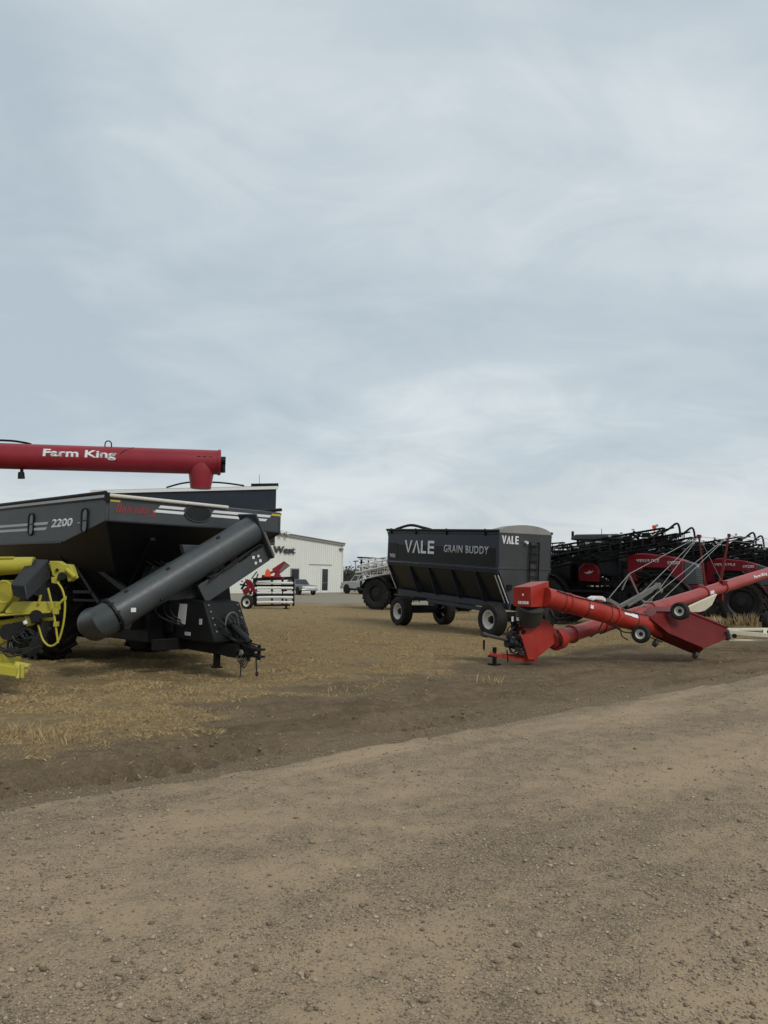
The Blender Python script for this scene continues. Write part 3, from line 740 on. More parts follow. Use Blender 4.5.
for x in (xa + .6, xb - 3.3):
    b.bar((x, yf + .3, .6), (x, yf + 2.6, .6), .2, .2); b.box((x, yf + 1.45, .8), (.3, 1.1, .35))
    for s in (-1, 1): b.bar((x, yf + 1.45 + s * .5, .9), (x, yf + 1.45 + s * 1.3, 2.7), .1)
b.build('frame', M['black'], t)
for x in (xa + .6, xb - 3.3):
    for yy, s in ((yf + .4, -1), (yf + 2.5, 1)): wheel(t, (x, yy, .6), (0, s, 0), .6, .45, .3, M['rim'])

# ------------------------------------------------------------------ high red transfer auger
a0, a1 = V((-7.08, 14.2, 3.90)), V((-3.22, 15.0, 3.965)); dx = (a1 - a0); ax = dx.normalized(); start = a0 - dx * 1.5
o_ = V((start.x, start.y, 0)); rz = math.atan2(ax.y, ax.x); FI = frame(o_, rz).inverted()
t = thing('transfer_auger', 'long deep red auger tube high in the air over the grain cart, with a spout', 'auger', o_, rz)
s0, s1 = FI @ start, FI @ a1; sx_ = s1.x
b = MB(); b.tube(s0, s1, .24, n=32); b.lathe([(.255, 0), (.255, .05)], s1 - V((.06, 0, 0)), (1, 0, 0), 32); zt = s1.z
b.build('tube', M['maroon'], t)
b = MB(); c_ = s1 - V((.37, 0, 0)); zc_ = c_.z
b.lathe([(.235, -.02), (.245, -.10), (.24, -.24), (.195, -.53)], c_ + V((0, 0, .0)), (0, 0, 1), 28); b.build('spout', M['maroon'], t)
b = MB(); b.tube(s1 + V((0, 0, .03)), s1 + V((.09, 0, .03)), .09, n=12); b.tube(s1 + V((.03, -.03, -.05)), s1 + V((.05, -.03, -.2)), .06, .045, 10)
for k in range(3): b.box(c_ + V((-.05 + .11 * k, -.21, .055)), (.07, .04, .04))
b.each('end_bearing', M['black'], t)
tx = lambda px: (FI @ P(px, 455, 14.2 + .8 * (px / 215))).x
def on_tube(x, ang, r=.243): f = (x - s0.x) / (s1.x - s0.x); p = s0.lerp(s1, f); return p + V((0, -math.cos(ang) * r, math.sin(ang) * r))
lt = text('lettering', 'Farm King', V((tx(46), 0, 0)), (1, 0, 0), (0, 1, 0), .195, tx(119) - tx(47), M['decal'], t, .03, cuts=8)
for v in lt.data.vertices:      # wrapped round the tube
    p = on_tube(v.co.x, (v.co.y - .03) / .243 - .12, .242 + v.co.z); v.co = p
b = MB(); x = tx(108); p = on_tube(x, math.pi / 2)
b.path([p + V((-.06, 0, 0)), p + V((-.05, 0, .08)), p + V((0, 0, .11)), p + V((.05, 0, .08)), p + V((.06, 0, 0))], .012, n=6)
p = on_tube(tx(8), math.pi / 2); b.path([p + V((-1.2, 0, .01)), p + V((-.1, 0, .05)), p + V((.25, 0, .03)), p + V((.4, 0, 0))], .02, n=6)
b.path([on_tube(tx(118), -.3), on_tube(tx(124), .5), on_tube(tx(134), 1.2)], .008, n=5)
b.each('lifting_eye', M['black'], t)
b = MB(); x = tx(23); p = on_tube(x, -math.pi / 2); b.tube(p, p - V((0, 0, .06)), .03, n=8); b.tube(p - V((.01, 0, .05)), p - V((.0, 0, .17)), .055, .065, 12); b.build('work_lamp', M['black'], t)
b = MB()
for x in (1.6, 3.4):
    for s in (-1, 1): b.bar((x, s * .2, s0.z - .15), (2.5 + (x - 2.5) * 1.5, s * 1.5, .45), .1)
b.bar((1.15, -1.5, .45), (3.85, -1.5, .45), .12); b.bar((1.15, 1.5, .45), (3.85, 1.5, .45), .12); b.bar((2.5, -1.5, 1.8), (2.5, 1.5, 1.8), .09)
b.build('carriage', M['maroon'], t)
for s in (-1, 1): wheel(t, (2.5, s * 1.62, .42), (0, s, 0), .42, .26, .2, M['rim'])

# ------------------------------------------------------------------ yellow implement at the left edge
o_ = gp(8, 11.8); FI = frame(o_, 0).inverted(); yd = 11.6
def L(px, py, d=yd): return FI @ P(px, py, d)
t = thing('yellow_implement', 'yellow farm implement with black chute, hoop guard and tangled black hoses at the left edge', 'farm implement', o_)
b = MB(); b.tube(L(-70, 566, 11.7), L(34, 565, 11.9), .125, n=22); b.bar(L(-30, 558, 11.7), L(14, 557.5, 11.8), .08, .03)
b.build('tube', M['yellow'], t)
b = MB(); A_, B_, C_, D_ = L(29.4, 558.7, 11.95), L(48.6, 559.4, 11.85), L(24.6, 586, 11.3), L(10.3, 584.7, 11.35); B2, C2, D2, A2 = L(51.3, 577.8, 11.8), L(27.4, 600.4, 11.25), L(13, 596, 11.3), L(33, 577, 11.9)
b.add([A_, B_, C_, D_, A2, B2, C2, D2], [(0, 1, 2, 3), (1, 5, 6, 2), (0, 3, 7, 4), (0, 4, 5, 1), (4, 7, 6, 5), (3, 2, 6, 7)]); b.build('chute', M['satin'], t, .012)
b = MB(); mc = (C_ + D_ + C2 + D2) / 4; b.add([mc + (q - mc) * .86 + V((0, -.015, 0)) for q in (D_, C_, C2, D2)] + [mc + (q - mc) * .80 + V((0, .03, 0)) for q in (D_, C_, C2, D2)], [(0, 1, 2, 3), (7, 6, 5, 4), (0, 4, 5, 1), (1, 5, 6, 2), (2, 6, 7, 3), (3, 7, 4, 0)]); b.build('chute_mouth', M['black'], t)
b = MB(); b.prism([L(49, 561, 11.8), L(58, 561, 11.8), L(63, 564, 11.8), L(70, 564.5, 11.8), L(72, 569, 11.8), L(75, 578, 11.8), L(68, 582, 11.8), L(66, 575, 11.8), L(60, 572.5, 11.8), L(57, 579, 11.8), L(52, 575, 11.8)], (0, .16, 0))
b.prism([L(51, 577, 11.75), L(57, 577, 11.75), L(57, 584, 11.75), L(51, 583, 11.75)], (0, .12, 0)); b.tube(L(66, 569, 11.78), L(75, 577, 11.78), .035, n=10)
b.tube(L(-40, 575, 11.9), L(52, 567, 11.9), .06)
b.build('bracket', M['yellow'], t, .01)
b = MB(); b.tube(L(62, 576, 11.7), L(62, 576, 12.05), .06, n=12); b.tube(L(57, 570, 11.77), L(57, 570, 11.82), .025, n=10); b.build('pivot', M['black'], t)
b = MB(); b.path([L(57, 582), L(62, 589), L(64.8, 600), L(64.5, 615), L(62, 630), L(57.5, 642), L(50, 646), L(43, 640), L(39, 628), L(38, 625)], .015, n=8)
b.path([L(58, 643), L(56, 628), L(53.5, 612), L(51, 601), L(48, 588)], .016, n=8, sub=2); b.path([L(65, 598), L(56, 607)], .02, n=8, sub=1); b.path([L(41, 595), L(38.5, 604)], .02, n=6, sub=1)
b.box(L(56, 611), (.07, .06, .09)); b.box(L(56.3, 624), (.06, .06, .07)); b.box(L(65, 598), (.035, .035, .06))
b.build('hoop_guard', M['yellow'], t)
b = MB(); b.prism([L(13, 602, 11.5), L(51, 602, 11.7), L(52.5, 606, 11.7), L(52.5, 611, 11.7), L(5, 614, 11.45), L(5, 611, 11.45)], (0, .3, 0)); b.bar(L(-30, 617, 11.5), L(52, 611.5, 11.75), .3, .035)
b.bar(L(-40, 630, 11.7), L(34, 617, 11.8), .1, .07); b.bar(L(38, 619, 11.75), L(54, 619, 11.75), .06, .05); b.prism([L(24, 616, 11.6), L(31, 616, 11.6), L(31, 625, 11.6), L(26, 627, 11.6)], (0, .15, 0))
b.prism([L(-6, 624, 11.8), L(8, 620, 11.8), L(9, 640, 11.8), L(-6, 648, 11.8)], (0, .14, 0)); b.prism([L(-20, 585, 11.9), L(8, 580, 11.9), L(13, 596, 11.9), L(2, 612, 11.9), L(-20, 616, 11.9)], (0, .3, 0))
b.build('main_frame', M['yellow'], t, .012)
b = MB(); b.path([L(4 + 9 * math.cos(k * .45), 592 + 11 * math.sin(k * .45), 11.72) for k in range(15)], .02, n=6, sub=1); b.build('round_cover', M['yellow'], t)
b = MB(); b.bar(L(-40, 660, 11.35), L(18, 666, 11.35), .2, .035); b.bar(L(-40, 650, 11.45), L(20, 661, 11.55), .04, .12); b.bar(L(-40, 664, 11.2), L(17, 672, 11.25), .04, .13)
b.prism([L(15, 661.5, 11.3), L(29, 664, 11.4), L(29, 666.5, 11.4), L(21, 668, 11.3), L(19, 679, 11.28), L(13, 677, 11.25)], (0, .07, 0)); b.box(L(24, 671, 11.38), (.09, .07, .05)); b.tube(L(22, 664, 11.3), L(22, 678, 11.3), .03, n=8)
b.build('hitch_bar', M['yellow'], t, .006)
b = MB(); b.bar(L(-30, 668, 11.4), L(-30, 668, 11.4) * V((1, 1, 0)).length if False else V((L(-30, 668, 11.4).x, L(-30, 668, 11.4).y, 0)), .09); b.box((L(-30, 668, 11.4).x, L(-30, 668, 11.4).y, .02), (.3, .3, .04)); b.build('stand', M['yellow'], t)
b = MB()
for cx_, cy_, rr in ((9, 636, 6), (22, 638, 9), (18, 645, 10), (27, 634, 8), (37, 620, 4)):
    for k in range(6):
        ph = random.uniform(0, 6.28); r2 = rr * random.uniform(.6, 1.05); dd = 11.5 + random.uniform(-.12, .15); el = random.uniform(.6, 1)
        b.path([L(cx_ + random.uniform(-2, 2) + r2 * math.cos(ph + j * .7), cy_ + r2 * el * math.sin(ph + j * .7), dd + .02 * j) for j in range(random.randint(6, 9))], .013, n=6, sub=3)
for k in range(8):
    b.path([L(random.uniform(-4, 15), random.uniform(645, 652), 11.5), L(random.uniform(10, 25), random.uniform(650, 657), 11.4), L(random.uniform(28, 44), random.uniform(645, 655), 11.4)], .012, n=5)
b.build('hose', M['hose'], t)
b = MB(); b.tube(L(8, 632, 11.55), L(9, 632, 11.4), .12, n=16); b.tube(L(36, 616, 11.6), L(36, 616, 11.45), .09, n=14); b.box(L(20, 640, 11.6), (.2, .2, .2)); b.build('hydraulic_motor', M['black'], t)
b = MB(); b.tube(L(26, 624, 11.45), L(24.5, 621, 11.45), .03, n=10); b.build('fitting', M['white'], t)
b = MB(); b.bar(L(-45, 640, 11.9), L(-45, 640, 12.9), .12); b.bar(L(-45, 625, 11.9), L(0, 625, 11.9), .1, .14); b.build('axle', M['yellow'], t)
wheel(t, V((L(-62, 640, 12).x, L(-62, 640, 12).y, .42)), (0, -1, 0), .42, .28, .22, M['rim'])
# ------------------------------------------------------------------ four wheeled grain wagon
o_ = V((2.87, 26.68, 0)); rz = math.atan2(-.863, .506)
t = thing('grain_wagon', 'dark slate four wheeled grain wagon with big white lettering and a grey bowed tarp', 'grain wagon', o_, rz)
XF, XR, YW = 3.05, -3.55, 1.075
xf = Matrix.Translation((XF, 0, 2)) @ Matrix.Rotation(R(2.7), 4, 'Y') @ Matrix.Translation((-XF, 0, -2))
def B(): return MB(xf)
b = B()
for s in (-1, 1): b.box(((XF + XR) / 2, s * (YW - .02), 2.65), (XF - XR, .04, 1.1))
b.box((XR + .02, 0, 2.65), (.04, 2 * YW - .084, 1.1))
for s in (-1, 1):
    b.prism([(XR, s * YW, 2.10), (XF, s * YW, 2.10), (XF, s * (YW + .015), 2.06), (XR, s * (YW + .015), 2.06)], (0, -s * .05, 0))
    b.prism([(XR, s * (YW + .012), 2.055), (XF, s * (YW + .012), 2.055), (XF, s * (YW - .02), 1.93), (XR, s * (YW - .02), 1.93)], (0, -s * .05, 0))
b.build('side_wall', M['navy'], t, .008)
b = B(); b.box((XF - .02, 0, 2.65), (.04, 2 * YW - .084, 1.1)); b.prism([(XF - .004, -YW + .02, 2.085), (XF - .004, YW - .02, 2.085), (XF - .004, .52, 1.0), (XF - .004, -.52, 1.0)], (-.05, 0, 0))
b.bar((XF + .004, -YW, 2.10), (XF + .004, YW, 2.10), .02, .06); b.build('end_wall', M['slate'], t, .006)
b = B(); b.add([(XR + .06, -YW + .03, 2.0), (XF - .06, -YW + .03, 2.0), (XF - .06, -.5, 1.02), (XR + .06, -.5, 1.02), (XR + .06, YW - .03, 2.0), (XF - .06, YW - .03, 2.0), (XF - .06, .5, 1.02), (XR + .06, .5, 1.02)],
               [(0, 1, 2, 3), (4, 7, 6, 5), (3, 2, 6, 7), (0, 3, 7, 4), (1, 5, 6, 2)]); b.build('hopper', M['hopper_black'], t)
b = B()
for s in (-1, 1):
    for x in (-2.0, -.8, .55, 1.9):
        b.prism([(x - .05, s * (YW - .06), 1.95), (x + .05, s * (YW - .06), 1.95), (x + .05, s * .62, 1.0), (x + .05, s * .54, 1.0), (x - .05, s * .54, 1.0)], (.0, 0, 0.001)) if False else b.bar((x, s * (YW - .05), 1.95), (x + .02, s * .62, 1.0), .05, .12, up=(0, s, .4))
    for x in (XR + .05, XF - .06): b.bar((x, s * (YW - .04), 1.95), (x, s * .58, 1.0), .06, .06)
b.each('brace', M['navy'], t, .006)
b = B()
for x in (XR - .012, XF - .15, XF + .012):
    b.bar((x, -YW + .02, 1.88), (x, -.62, 1.03), .012, .035, up=(0, -1, .6))
b.each('reflector_strip', M['decal'], t)
b = B()
for s in (-1, 1):
    b.tube((XR - .1, s * (YW + .01), 3.24), (XF, s * (YW + .01), 3.24), .045, n=10); b.bar((XR, s * (YW + .006), 3.13), (XF, s * (YW + .006), 3.13), .025, .02)
    for x in (-3.3, -1.6, .3, 2.4): b.bar((x, s * (YW + .03), 3.30), (x, s * (YW + .02), 3.08), .05, .03)
b.path([(XR + .4, -YW + .1, 3.27), (XR + 1.3, -YW + .15, 3.42), (XR + 2.1, -YW + .2, 3.33), (XR + 2.5, -.8, 3.26)], .05, n=8)
b.bar((XR - .08, -YW, 3.24), (XR - .02, -YW + .05, 2.95), .03)
b.build('top_rail', M['black'], t)
b = B(); n = 14; vs, fs = [], []
for x, hh in ((XF + .01, .27), (XF - .35, .25), (XF - .8, .13), (XF - 1.4, .04), (XR + .05, .02)): vs += [(x, -YW * .98 * math.cos(math.pi * i / n), 3.19 + hh * math.sin(math.pi * i / n)) for i in range(n + 1)]
for k in range(4): fs += [(k * 15 + i, k * 15 + i + 1, k * 15 + i + 16, k * 15 + i + 15) for i in range(n)]
fs += [tuple(range(15)), tuple(range(74, 59, -1))] + [(k * 15, k * 15 + 15, k * 15 + 29, k * 15 + 14) for k in range(4)]
b.add(vs, fs); b.build('tarp', M['tarp'], t)
o, ex, ey = V((0, -YW - .003, 0)), V((1, 0, 0)), V((0, 0, 1))
b = B(); b.flat([(XR + .1, 2.12), (XR + .72, 2.12), (XR + .72, 2.75), (XR + .1, 2.75)], o, ex, ey, .006); b.flat([(XR + .74, 2.13), (XF - .12, 2.13), (XF - .12, 2.7), (XR + .74, 2.7)], o, ex, ey, .003); b.each('dark_band', M['black'], t)
def vale(b, o, ex, ey, x, z, w, h):
    k = h * .22; q = w * .22
    def pl(p): b.flat([(x + u, z + v) for u, v in p], o, ex, ey, .010)
    pl([(0, h), (k, h), (q * .62 + k * .25, 0), (q * .62 - k * .25, 0)]); pl([(q * 1.2 - k, h), (q * 1.2, h), (q * .62 + k * .25, 0), (q * .62 - k * .25, 0.001)])
    a0 = w * .28; pl([(a0, 0), (a0 + k, 0), (a0 + q * .62 + k * .25, h), (a0 + q * .62 - k * .25, h)]); pl([(a0 + q * 1.2 - k, 0), (a0 + q * 1.2, 0), (a0 + q * .62 + k * .25, h), (a0 + q * .62 - k * .25, h - .001)])
    l0 = w * .57; pl([(l0, 0), (l0 + k, 0), (l0 + k, h), (l0, h)]); pl([(l0 + k, 0), (l0 + q * .78, 0), (l0 + q * .78, k * .85), (l0 + k, k * .85)])
    e0 = w * .80; pl([(e0, 0), (e0 + k, 0), (e0 + k, h), (e0, h)])
    for zz in (0, h / 2 - k * .42, h - k * .85): pl([(e0 + k, zz), (w, zz), (w, zz + k * .85), (e0 + k, zz + k * .85)])
b = B(); vale(b, o, ex, ey, -2.32, 2.42, 1.9, .45); b.build('lettering', M['decal'], t)
def xform(ob):
    for v in ob.data.vertices: v.co = xf @ v.co
    return ob
xform(text('lettering', 'GRAIN BUDDY', o + ex * .17 + ey * 2.50, ex, ey, .25, 2.42, M['greydecal'], t, .012, th=.010, space=1.12))
xform(text('lettering', '900', o + ex * (XR + .2) + ey * 2.20, ex, ey, .15, .40, M['greydecal'], t, .02, th=.012))
o, ex, ey = V((XF + .003, 0, 0)), V((0, 1, 0)), V((0, 0, 1))
b = B(); vale(b, o, ex, ey, -YW + .12, 2.85, .66, .25); b.build('lettering', M['decal'], t)
b = B()
for y in (.14, .50):
    b.tube((XF + .07, y, 1.55), (XF + .07, y, 2.92), .025, n=8); b.tube((XF + .07, y, 2.92), (XF, y, 2.92), .022, n=8); b.tube((XF + .07, y, 1.6), (XF, y, 1.6), .022, n=8)
for k in range(6): b.tube((XF + .07, .14, 1.62 + .24 * k), (XF + .07, .50, 1.62 + .24 * k), .018, n=8)
b.build('ladder', M['black'], t)
b = B(); b.prism([(XF + .01, .22, 2.3), (XF + .01, .42, 2.3), (XF + .01, .42, 2.85), (XF + .01, .22, 2.85)], (.012, 0, 0)); b.build('sight_window', M['glass'], t)
b = B(); b.tube((XF, -.02, 2.93), (XF + .12, -.02, 2.91), .045, n=10); b.build('marker_lamp', M['white'], t)
b = B(); b.box((XF + .03, -.62, 1.52), (.06, .16, .16)); b.build('switch_box', M['black'], t)
b = B()
for s in (-1, 1): b.bar((XR + .1, s * .55, .92), (XF, s * .55, .92), .12, .2); b.bar((-1.3, s * .62, .74), (XF - .5, s * .62, .74), .08, .12)
for x in (-1.5, .2, 1.8): b.bar((x, -.5, .9), (x, .5, .9), .1, .14)
b.bar((-3.0, 0, 1.02), (XF + .4, 0, .8), .16, .1)
b.build('frame', M['navy'], t, .008)
for x in (-2.67, 2.67):
    b = MB(); b.bar((x, -.9, .52), (x, .9, .52), .13, .13); b.box((x, 0, .66), (.4, 1.1, .16)); b.bar((x - .3, -.55, .62), (x + .3, -.55, .62), .07, .05); b.bar((x - .3, .55, .62), (x + .3, .55, .62), .07, .05)
    b.build('axle', M['black'], t)
b = MB(); b.bar((2.7, 0, .5), (4.1, 0, .38), .1, .1); b.build('tow_bar', M['black'], t)
for x in (-2.67, 2.67):
    for s in (-1, 1): wheel(t, (x, s * .95, .52), (0, s, 0), .52, .42, .285, M['rim'])
b = MB(); b.bar((-3.6, -.5, .9), (-4.2, -.2, .75), .06); b.bar((-3.6, .2, 1.0), (-4.1, -.4, 1.1), .05); b.box((-3.85, -.3, .85), (.2, .3, .1)); b.build('step', M['bare'], t)

# ------------------------------------------------------------------ bright red swing-hopper auger in front of it
M0, M1 = P(546, 642, 16.4), P(768, 573, 24.2); md = M1 - M0
def mt(px):   # point of the main tube's axis at a photo column
    lo, hi = -.5, 2.5
    for _ in range(50):
        m_ = (lo + hi) / 2; p = M0 + md * m_
        if 384 + F_PX * p.x / p.y < px: lo = m_
        else: hi = m_
    return M0 + md * lo
o_ = V((M0.x, M0.y, 0)); rz = math.atan2(md.y, md.x); FI = frame(o_, rz).inverted()
t = thing('grain_auger', 'long bright red grain auger with cable truss and its swing hopper folded alongside', 'auger', o_, rz)
def L(px, py, d): return FI @ P(px, py, d)
def T(px): return FI @ mt(px)
mdl = (FI.to_3x3() @ md).normalized()
M2 = FI @ (M0 + md * 1.75)
b = MB(); b.tube(T(552), M2, .165, n=28)
for px in (572, 601, 650, 703, 722):
    p = T(px); b.lathe([(.168, -.03), (.20, -.028), (.20, .028), (.168, .03)], p, mdl, 28, False)
b.build('main_tube', M['red_faded'], t)
tt = lambda px, dz=0: T(px) + V((0, 0, dz))
# boot with gear housing
b = MB(); b.prism([L(534, 616, 16.3), L(548, 621, 16.4), L(557, 631, 16.5), L(558, 641, 16.5), L(541, 655, 16.35), L(526, 661, 16.2), L(524, 640, 16.2), L(531, 626, 16.2)], FI.to_3x3() @ V((-.08, .5, 0)))
b.prism([L(518, 618, 16.1), L(534, 618, 16.2), L(536, 660, 16.2), L(528, 660, 16.15), L(524, 646, 16.1), L(519, 632, 16.1)], FI.to_3x3() @ V((0, .07, 0)))
b.lathe([(.24, -.05), (.24, .16)], T(556), mdl, 24)
b.build('boot', M['red'], t, .012)
b = MB(); b.bar(L(490, 654, 16.2), L(528, 661, 16.3), .1, .07); b.bar(L(494, 655, 16.25), L(536, 656, 16.5), .08, .06); b.prism([L(528, 655, 16.2), L(538, 653, 16.3), L(538, 661, 16.3), L(527, 662, 16.2)], (0, .1, 0)); b.build('hitch', M['red'], t, .006)
b = MB(); s_ = L(494.5, 656, 16.2); b.bar((s_.x, s_.y, .0), (s_.x, s_.y, s_.z + .18), .06); b.box((s_.x, s_.y, .015), (.2, .2, .03)); s2 = L(484, 640, 16.1); b.bar(s2, s2 - V((0, 0, .2)), .03); b.bar(L(488, 656, 16.15), L(497, 657, 16.2), .04); b.tube(L(507, 650, 16.1), L(508, 662, 16.1), .015); b.build('jack', M['black'], t)
b = MB(); b.tube(L(484, 634.5, 15.9), L(507, 640, 16.1), .035, n=12); b.tube(L(482, 634, 15.9), L(487, 635.5, 15.95), .05, n=12); b.build('drive_shaft', M['tri'], t)
b = MB(); p0, p1 = L(507, 642, 16.1), L(521, 645, 16.25)
for k in range(6): b.tube(p0.lerp(p1, k / 6), p0.lerp(p1, (k + .8) / 6), .115 - .01 * (k % 2), n=18)
b.build('shaft_guard', M['satin'], t)
b = MB()
for k in range(9):
    b.path([L(random.uniform(512, 522), random.uniform(620, 634), 16.15), L(random.uniform(506, 516), random.uniform(632, 642), 16.1), L(random.uniform(510, 526), random.uniform(645, 656), 16.15), L(random.uniform(520, 534), random.uniform(640, 655), 16.2)], .016, n=6)
for dz in (0, 2, 5):
    b.path([L(549, 610 + dz, 16.2), L(556, 618 + dz, 16.4), L(570, 617 + dz, 16.5), L(582, 611 + dz, 16.6)], .013, n=6)
b.path([L(558, 630, 16.4), L(560, 640, 16.4), L(562, 646, 16.5)], .02, n=6); b.path([L(590, 637, 16.9), L(597, 632, 16.8), L(603, 622, 16.8), L(606, 617, 16.7)], .016, n=6)
b.path([L(600, 634, 16.9), L(618, 628, 17), L(622, 636, 17), L(628, 640, 17.1)], .014, n=6)
b.build('hose', M['hose'], t)
b = MB()
for k in range(7): b.tube(L(512 + 3 * k % 11, 622 + 3 * k, 16.18), L(515 + 3 * k % 11, 623 + 3 * k, 16.1), .05, n=10)
b.box(L(517, 629, 16.2), (.18, .18, .22)); b.build('gearbox', M['black'], t)
b = MB()
for px, py, w_, h_ in ((512.5, 619, .05, .1), (518, 619, .06, .07), (525.3, 619.7, .1, .07), (531.3, 620.3, .06, .09)): b.box(L(px, py, 16.05), (w_, .02, h_))
b.each('sticker', M['decal'], t)
# swing tube, head box and hopper
S0, S1 = L(545, 597, 16.0), L(667, 630.5, 17.35); sdl = (S1 - S0).normalized()
b = MB(); b.tube(S0, S0.lerp(S1, .62), .205, n=28); b.tube(S0.lerp(S1, .62), S1, .205, .19, n=28)
b.lathe([(.21, -.02), (.235, -.02), (.235, .02), (.21, .02)], S0.lerp(S1, .54), sdl, 28, False); b.lathe([(.21, -.015), (.222, -.015), (.222, .015), (.21, .015)], S0.lerp(S1, .17), sdl, 28, False)
sw = b.build('swing_tube', M['red'], t)
F3 = FI.to_3x3()
b = MB(); cf, cl_, cr = L(531, 597, 15.75), L(513, 595, 16.05), L(549, 594, 16.15)
zt, zb = .21, -.20
f_, l_, r_ = [V((c_.x, c_.y, 0)) for c_ in (cf, cl_, cr)]; bk = l_ + r_ - f_; zc = cf.z
b.add([V((q.x, q.y, zc + dz)) for q, dz in ((l_, zb), (f_, zb - .01), (r_, zb), (bk, zb), (l_, zt - .02), (f_, zt), (r_, zt + .12), (bk, zt + .1))], [(0, 3, 2, 1), (4, 5, 6, 7), (0, 1, 5, 4), (1, 2, 6, 5), (2, 3, 7, 6), (3, 0, 4, 7)])
hb = b.build('head_box', M['red'], t, .012)
b = MB(); d_ = (f_ - l_).normalized(); nr = V((d_.y, -d_.x, 0)); c0 = V((l_.x, l_.y, zc)) + nr * .004
for k, (u, v, w_, h_) in enumerate(((.16, -.15, .05, .06), (.225, -.15, .035, .06), (.27, -.15, .05, .06), (.33, -.15, .05, .06), (.13, -.15, .02, .06), (.225, .02, .04, .04))): b.flat([(u, v), (u + w_, v), (u + w_, v + h_), (u, v + h_)], c0, d_, V((0, 0, 1)))
b.build('decal', M['decal'], hb)
b = MB(); b.tube(L(531, 605, 16.05), L(528, 621, 16.25), .30, .26, n=22); b.build('rubber_sleeve', M['tri'], t)
b = MB()   # trapezoid hopper, tipped on its side
bk = F3 @ V((.1, .75, .1))
up_ = [(650, 618, 16.9), (657, 612, 17.1), (690, 613, 17.5), (727, 628, 17.7), (726.5, 639, 17.6), (704, 648.5, 17.2), (668, 633, 16.85)]
b.prism([L(*q) for q in up_], bk)
b.prism([L(650, 624, 16.94), L(668, 633.3, 16.86), L(704, 648.8, 17.21), L(698, 655, 17.55), L(691, 653, 17.55), L(667, 643, 17.4), L(653, 637, 17.3)], bk * .7)
hp = b.build('hopper', M['dark_red'], t, .01)
b = MB(); b.bar(L(690, 612.7, 17.5), L(727, 627.6, 17.7), .05, .03); b.bar(L(657, 611.7, 17.1), L(690, 612.7, 17.5), .05, .03); b.build('hopper_rim', M['dark_red'], hp)
b = MB(); b.tube(L(694, 654, 17.35), L(697, 655.5, 17.35), .085, n=14); b.tube(L(654, 642, 17.1), L(657, 644, 17.1), .09, n=12); b.tube(L(726, 631, 17.65), L(728, 639, 17.7), .07, n=12); b.each('castor', M['tri'], hp)
u = F3 @ V((-.55, -.83, 0))
def on_swing(f, an, r): 
    sd_ = V((sdl.y, -sdl.x, 0)).normalized(); up_ = sd_.cross(sdl).normalized(); return S0.lerp(S1, f) + (sd_ * math.cos(an) + up_ * math.sin(an)) * r
b = MB(); b.path([on_swing(.05, .9, .22), on_swing(.2, .75, .222), on_swing(.4, .95, .222), on_swing(.6, .8, .225), on_swing(.85, 1.0, .225), on_swing(1.05, 1.2, .24)], .012, n=6)
b.path([on_swing(.5, -.9, .24), on_swing(.62, -1.3, .30), on_swing(.75, -1.1, .27), on_swing(.95, -1.3, .3)], .014, n=6)
for f in (.12, .3, .48, .7): b.path([on_swing(f, k * .35 - 1.2, .214) for k in range(13)], .006, n=5, sub=1)
b.build('hose', M['hose'], t)
b = MB()
for f, an, w_, h_ in ((.58, .35, .16, .05), (.64, .3, .1, .08), (.30, .0, .05, .07)):
    q = [on_swing(f + du, an + dv, .208) for du, dv in ((0, 0), (w_ / 1.9, 0), (w_ / 1.9, h_ / .2), (0, h_ / .2))]; b.prism(q, (on_swing(f, an, 1) - on_swing(f, an, 0)).normalized() * .006)
b.each('sticker', M['decal'], sw)
b = MB(); b.bar(T(704) + V((0, -.17, .0)), T(708) + V((0, -.17, .0)), .01, .09); b.build('sticker', M['decal'], t)
wheel(t, L(641, 634, 16.6), u, .19, .19, .10, M['rim'], n=28); wheel(t, L(680, 611, 17.0), u, .19, .22, .10, M['rim'], n=28)
b = MB(); b.bar(L(646, 633, 17.1), L(662, 630, 17.1), .06); b.bar(L(684, 611, 17.3), L(688, 616, 17.4), .07); b.each('wheel_arm', M['black'], t)
b = MB(); b.prism([L(686, 609, 18.2), L(691, 606, 18.2), L(717, 594.5, 18.6), L(712, 605, 18.6), L(705, 610.5, 18.5), L(700, 612, 18.4), L(690, 612, 18.2)], (0.02, .04, .02)); b.build('deflector', M['cream'], t)
# lift arm, white cap, truss posts and cables
b = MB(); b.bar(L(619, 607, 18.2), L(660, 584.5, 19.6), .07, .09); b.bar(L(608, 600, 17.9), L(620, 607, 18.2), .1, .09); b.bar(L(656, 584, 19.5), L(661, 592, 19.6), .10, .1); b.bar(L(628, 606, 18.3), L(652, 591, 19.3), .05, .05); b.build('lift_arm', M['bare'], t, .006)
b = MB(); b.prism([L(592, 601, 16.6), L(593, 598, 16.6), L(597, 596, 16.6), L(603, 596.3, 16.6), L(606, 598.5, 16.6), L(606, 602, 16.6), L(602, 600, 16.6), L(596, 599.5, 16.6)], (0, .16, 0)); b.build('winch_cover', M['white'], t, .01)
pk1, pk2, pk3 = L(699, 536.5, 21.6), L(729, 535.5, 22.5), L(629, 574, 18.9)
b = MB()
b.bar(pk1, T(705) + V((0, 0, .12)), .034); b.bar(pk1 + V((-.03, 0, 0)), T(710) + V((0, .1, .1)), .03); b.bar(pk2, T(721) + V((0, 0, .12)), .034); b.bar(pk2, T(724) + V((0, .15, .1)), .035)
b.box(pk1, (.12, .08, .10)); b.box(pk2, (.07, .07, .1)); b.bar(pk1 - V((.22, 0, .03)), pk1 + V((.1, 0, .02)), .05)
